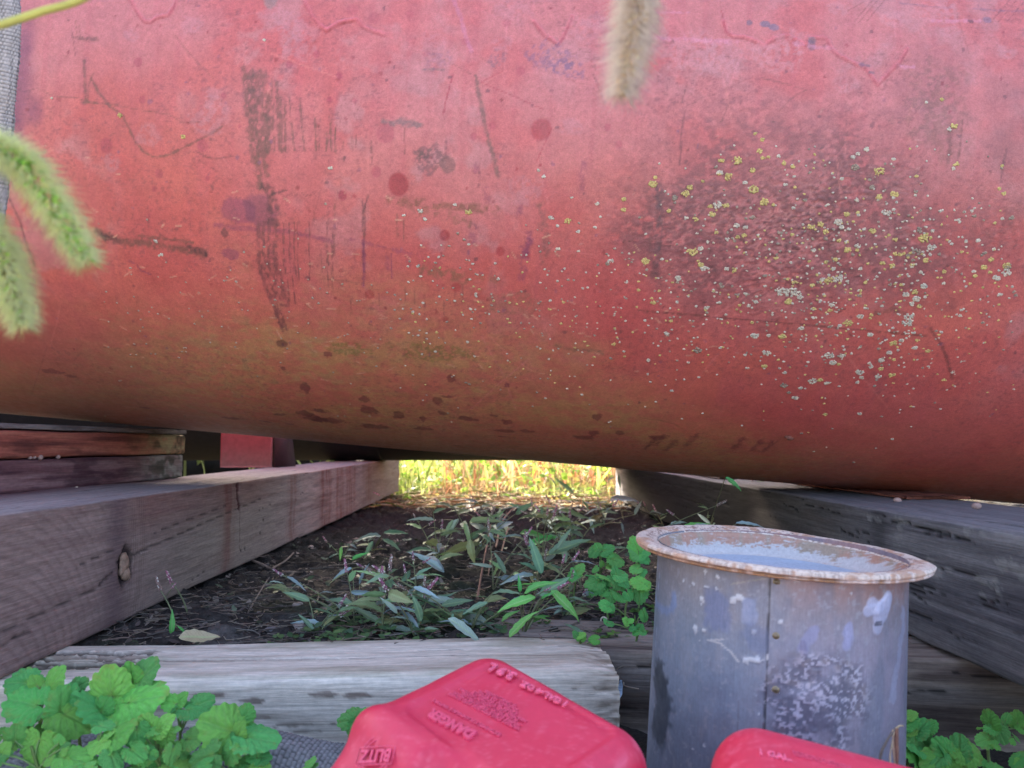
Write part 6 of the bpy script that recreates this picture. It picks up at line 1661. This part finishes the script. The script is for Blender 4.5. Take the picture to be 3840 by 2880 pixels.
for _ in range(2600):                           # broad low leaves in the sun
    x, y = RNG.uniform(-1.3, 1.5), RNG.uniform(4.3, 6.6)
    z = soil_z(x, y) + RNG.uniform(.0, .26) * smooth(4.7, 5.4, y)
    L = RNG.uniform(.02, .06); a = RNG.uniform(0, 6.28)
    d = np.array([math.cos(a), math.sin(a), RNG.uniform(-.4, .6)]); s = unit(np.cross(d, RNG.normal(size=3) * .5 + (0, -.2, 1)))
    t = np.linspace(0, 1, 5); ww = np.sin(math.pi * (.05 + .93 * t)) * L * .38
    ce = np.array([x, y, z]) + d * (t[:, None] * L)
    v = np.concatenate([ce + s * ww[:, None], ce - s * ww[:, None]])
    mb.add(v, np.array([(i, i + 1, i + 6, i + 5) for i in range(4)]), (lin(130, 170, 60), lin(150, 180, 70), lin(180, 160, 90))[RNG.integers(3)] * RNG.uniform(.7, 1.2))
tag(obj('sunlit_undergrowth', mb.mesh('sunlit_undergrowth', M['grass'])), 'sunlit low leaves at the foot of the tall grass', 'undergrowth', kind='stuff')

mb = MB()
for _ in range(1500):
    x, y = RNG.uniform(-1.6, 1.6), RNG.uniform(3.7, 5.4)
    straw(x, y, soil_z(x, y) + RNG.uniform(.002, .03), RNG.uniform(.06, .25), RNG.uniform(.0015, .004), (lin(190, 160, 120), lin(150, 120, 92), lin(206, 190, 150), lin(130, 140, 70))[RNG.integers(4)] * RNG.uniform(.6, 1.1), .5)
tag(obj('straw_litter', mb.mesh('straw_litter', M['litter'])), 'sunlit straw and dead stems lying before the tall grass', 'litter', kind='stuff')

# ------------------------------------------------------------------ foxtails close to the lens
def foxtail(name, spine_px, depth, core, br_len, cols, stem_ctrl, label, seed, green=True, nb=520):
    r2 = np.random.default_rng(seed)
    sp = spline([on_y(x, y, d) for (x, y), d in zip(spine_px, depth)], 60)
    ctrl = [np.array(c, float) for c in stem_ctrl] + [sp[0]]
    st = spline(ctrl, 40)
    root = empty('foxtail_grass', st[0], label, 'grass plant', 'foxtail grasses hanging close to the lens')
    off = np.array(root.location)
    v, f = tube(st - off, np.linspace(.0012, .0007, 40), 6)
    obj('stem', new_mesh('stem', v, f, M['stem'], np.tile(lin(150, 156, 76), (len(v), 1))), root)
    mb = MB()
    bc_ = lin(244, 248, 196) if seed < 3 else lin(254, 242, 228)
    tg = np.gradient(sp, axis=0)
    env = lambda t: np.sin(math.pi * np.clip(.12 + .82 * t, 0, 1)) ** .5
    for i in range(int(nb * .8)):               # spikelets
        t = r2.random(); k = int(t * 59)
        a_, b__, d_ = basis(tg[k]); an = r2.uniform(0, 6.28)
        o_ = math.cos(an) * a_ + math.sin(an) * b__
        p = sp[k] + o_ * core * env(t) * r2.uniform(.3, 1) + d_ * r2.normal(0, .0004)
        dd = unit(d_ * .8 + o_ * .7)
        e1_, e2_, _ = basis(dd)
        V = p + (ICO_V[:, :1] * e1_ * .0009 + ICO_V[:, 1:2] * e2_ * .0009 + ICO_V[:, 2:] * dd * .0017)
        mb.add(V - off, ICO_F, cols[r2.integers(len(cols))] * r2.uniform(.7, 1.15))
    obj('spikelets', mb.mesh('spikelets', M['grass']), root)
    tag(root.children[-1], kind='stuff')
    mb = MB()
    for i in range(nb * 6):
        t = r2.random(); k = int(t * 59)
        a_, b__, d_ = basis(tg[k]); an = r2.uniform(0, 6.28)
        o_ = math.cos(an) * a_ + math.sin(an) * b__
        p = sp[k] + o_ * core * .7 * env(t)
        L = br_len * r2.uniform(.6, 1.4) * (.6 + .5 * env(t))
        q = p + unit(d_ * .75 + o_ * .9 + r2.normal(size=3) * .15) * L
        s1, s2, _ = basis(q - p)
        w_ = .00019
        V = np.array([p + s1 * w_, p - s1 * .5 * w_ + s2 * w_, p - s1 * .5 * w_ - s2 * w_, q])
        mb.add(V - off, np.array([(0, 1, 3), (1, 2, 3), (2, 0, 3)]), bc_ * r2.uniform(.8, 1.1))
    obj('bristles', mb.mesh('bristles', M['bristle']), root)
    tag(root.children[-1], kind='stuff')
    lf = lance_leaf(90 + seed, lin(128, 150, 70), .05)
    b = st[6]
    leaf_obj(lf, b, b + np.array([-.06, -.05, .10]), np.array([.3, -.6, .7]), root)
    return root
gcols = [lin(176, 226, 92), lin(200, 238, 116), lin(240, 236, 160), lin(150, 212, 80)]
foxtail('f', [(-120, 500), (0, 560), (90, 620), (180, 740), (260, 870), (330, 985)], [.36, .36, .36, .36, .36, .36], .0062, .0095, gcols, [(-.52, .30, 0), (-.50, .31, .25), (-.42, .33, .50), (-.33, .35, .55)], 'green foxtail seed head curving down at the left, the larger upper one', 1)
foxtail('f', [(-90, 760), (-30, 880), (20, 990), (55, 1110), (85, 1225)], [.37] * 5, .0058, .0095, gcols[1:3] + [lin(196, 188, 120)], [(-.48, .38, 0), (-.50, .38, .22), (-.42, .38, .47), (-.30, .37, .53)], 'yellow-green foxtail seed head at the left edge below the larger one', 2)
foxtail('f', [(2420, -160), (2392, -40), (2380, 80), (2358, 210), (2330, 360)], [.37] * 5, .0070, .0115, [lin(253, 240, 210), lin(250, 230, 190), lin(254, 246, 222), lin(242, 220, 180)], [(.52, .40, 0), (.50, .40, .35), (.36, .40, .70), (.15, .385, .72)], 'dry tan foxtail seed head hanging from the top edge in front of the tank', 3)
# yellow-green stalk crossing the upper left corner
p = [np.array((-.50, .33, 0)), np.array((-.40, .33, .30)), on_y(-300, 190, .33), on_y(0, 95, .34), on_y(150, 45, .345), on_y(330, -15, .35), on_y(620, -200, .36)]
rt = empty('grass_stalk', p[0], 'blurred yellow-green grass stalk crossing the upper left corner', 'grass stalk')
v, f = tube(spline(np.array(p) - p[0], 50), np.linspace(.0022, .0018, 50), 8)
obj('stem', new_mesh('stem', v, f, M['stem'], np.tile(lin(176, 170, 84), (len(v), 1))), rt)
leaf_obj(lance_leaf(97, lin(150, 160, 80), .04), p[-1], p[-1] + np.array([.10, .02, .10]), np.array([0, -.6, .7]), rt)
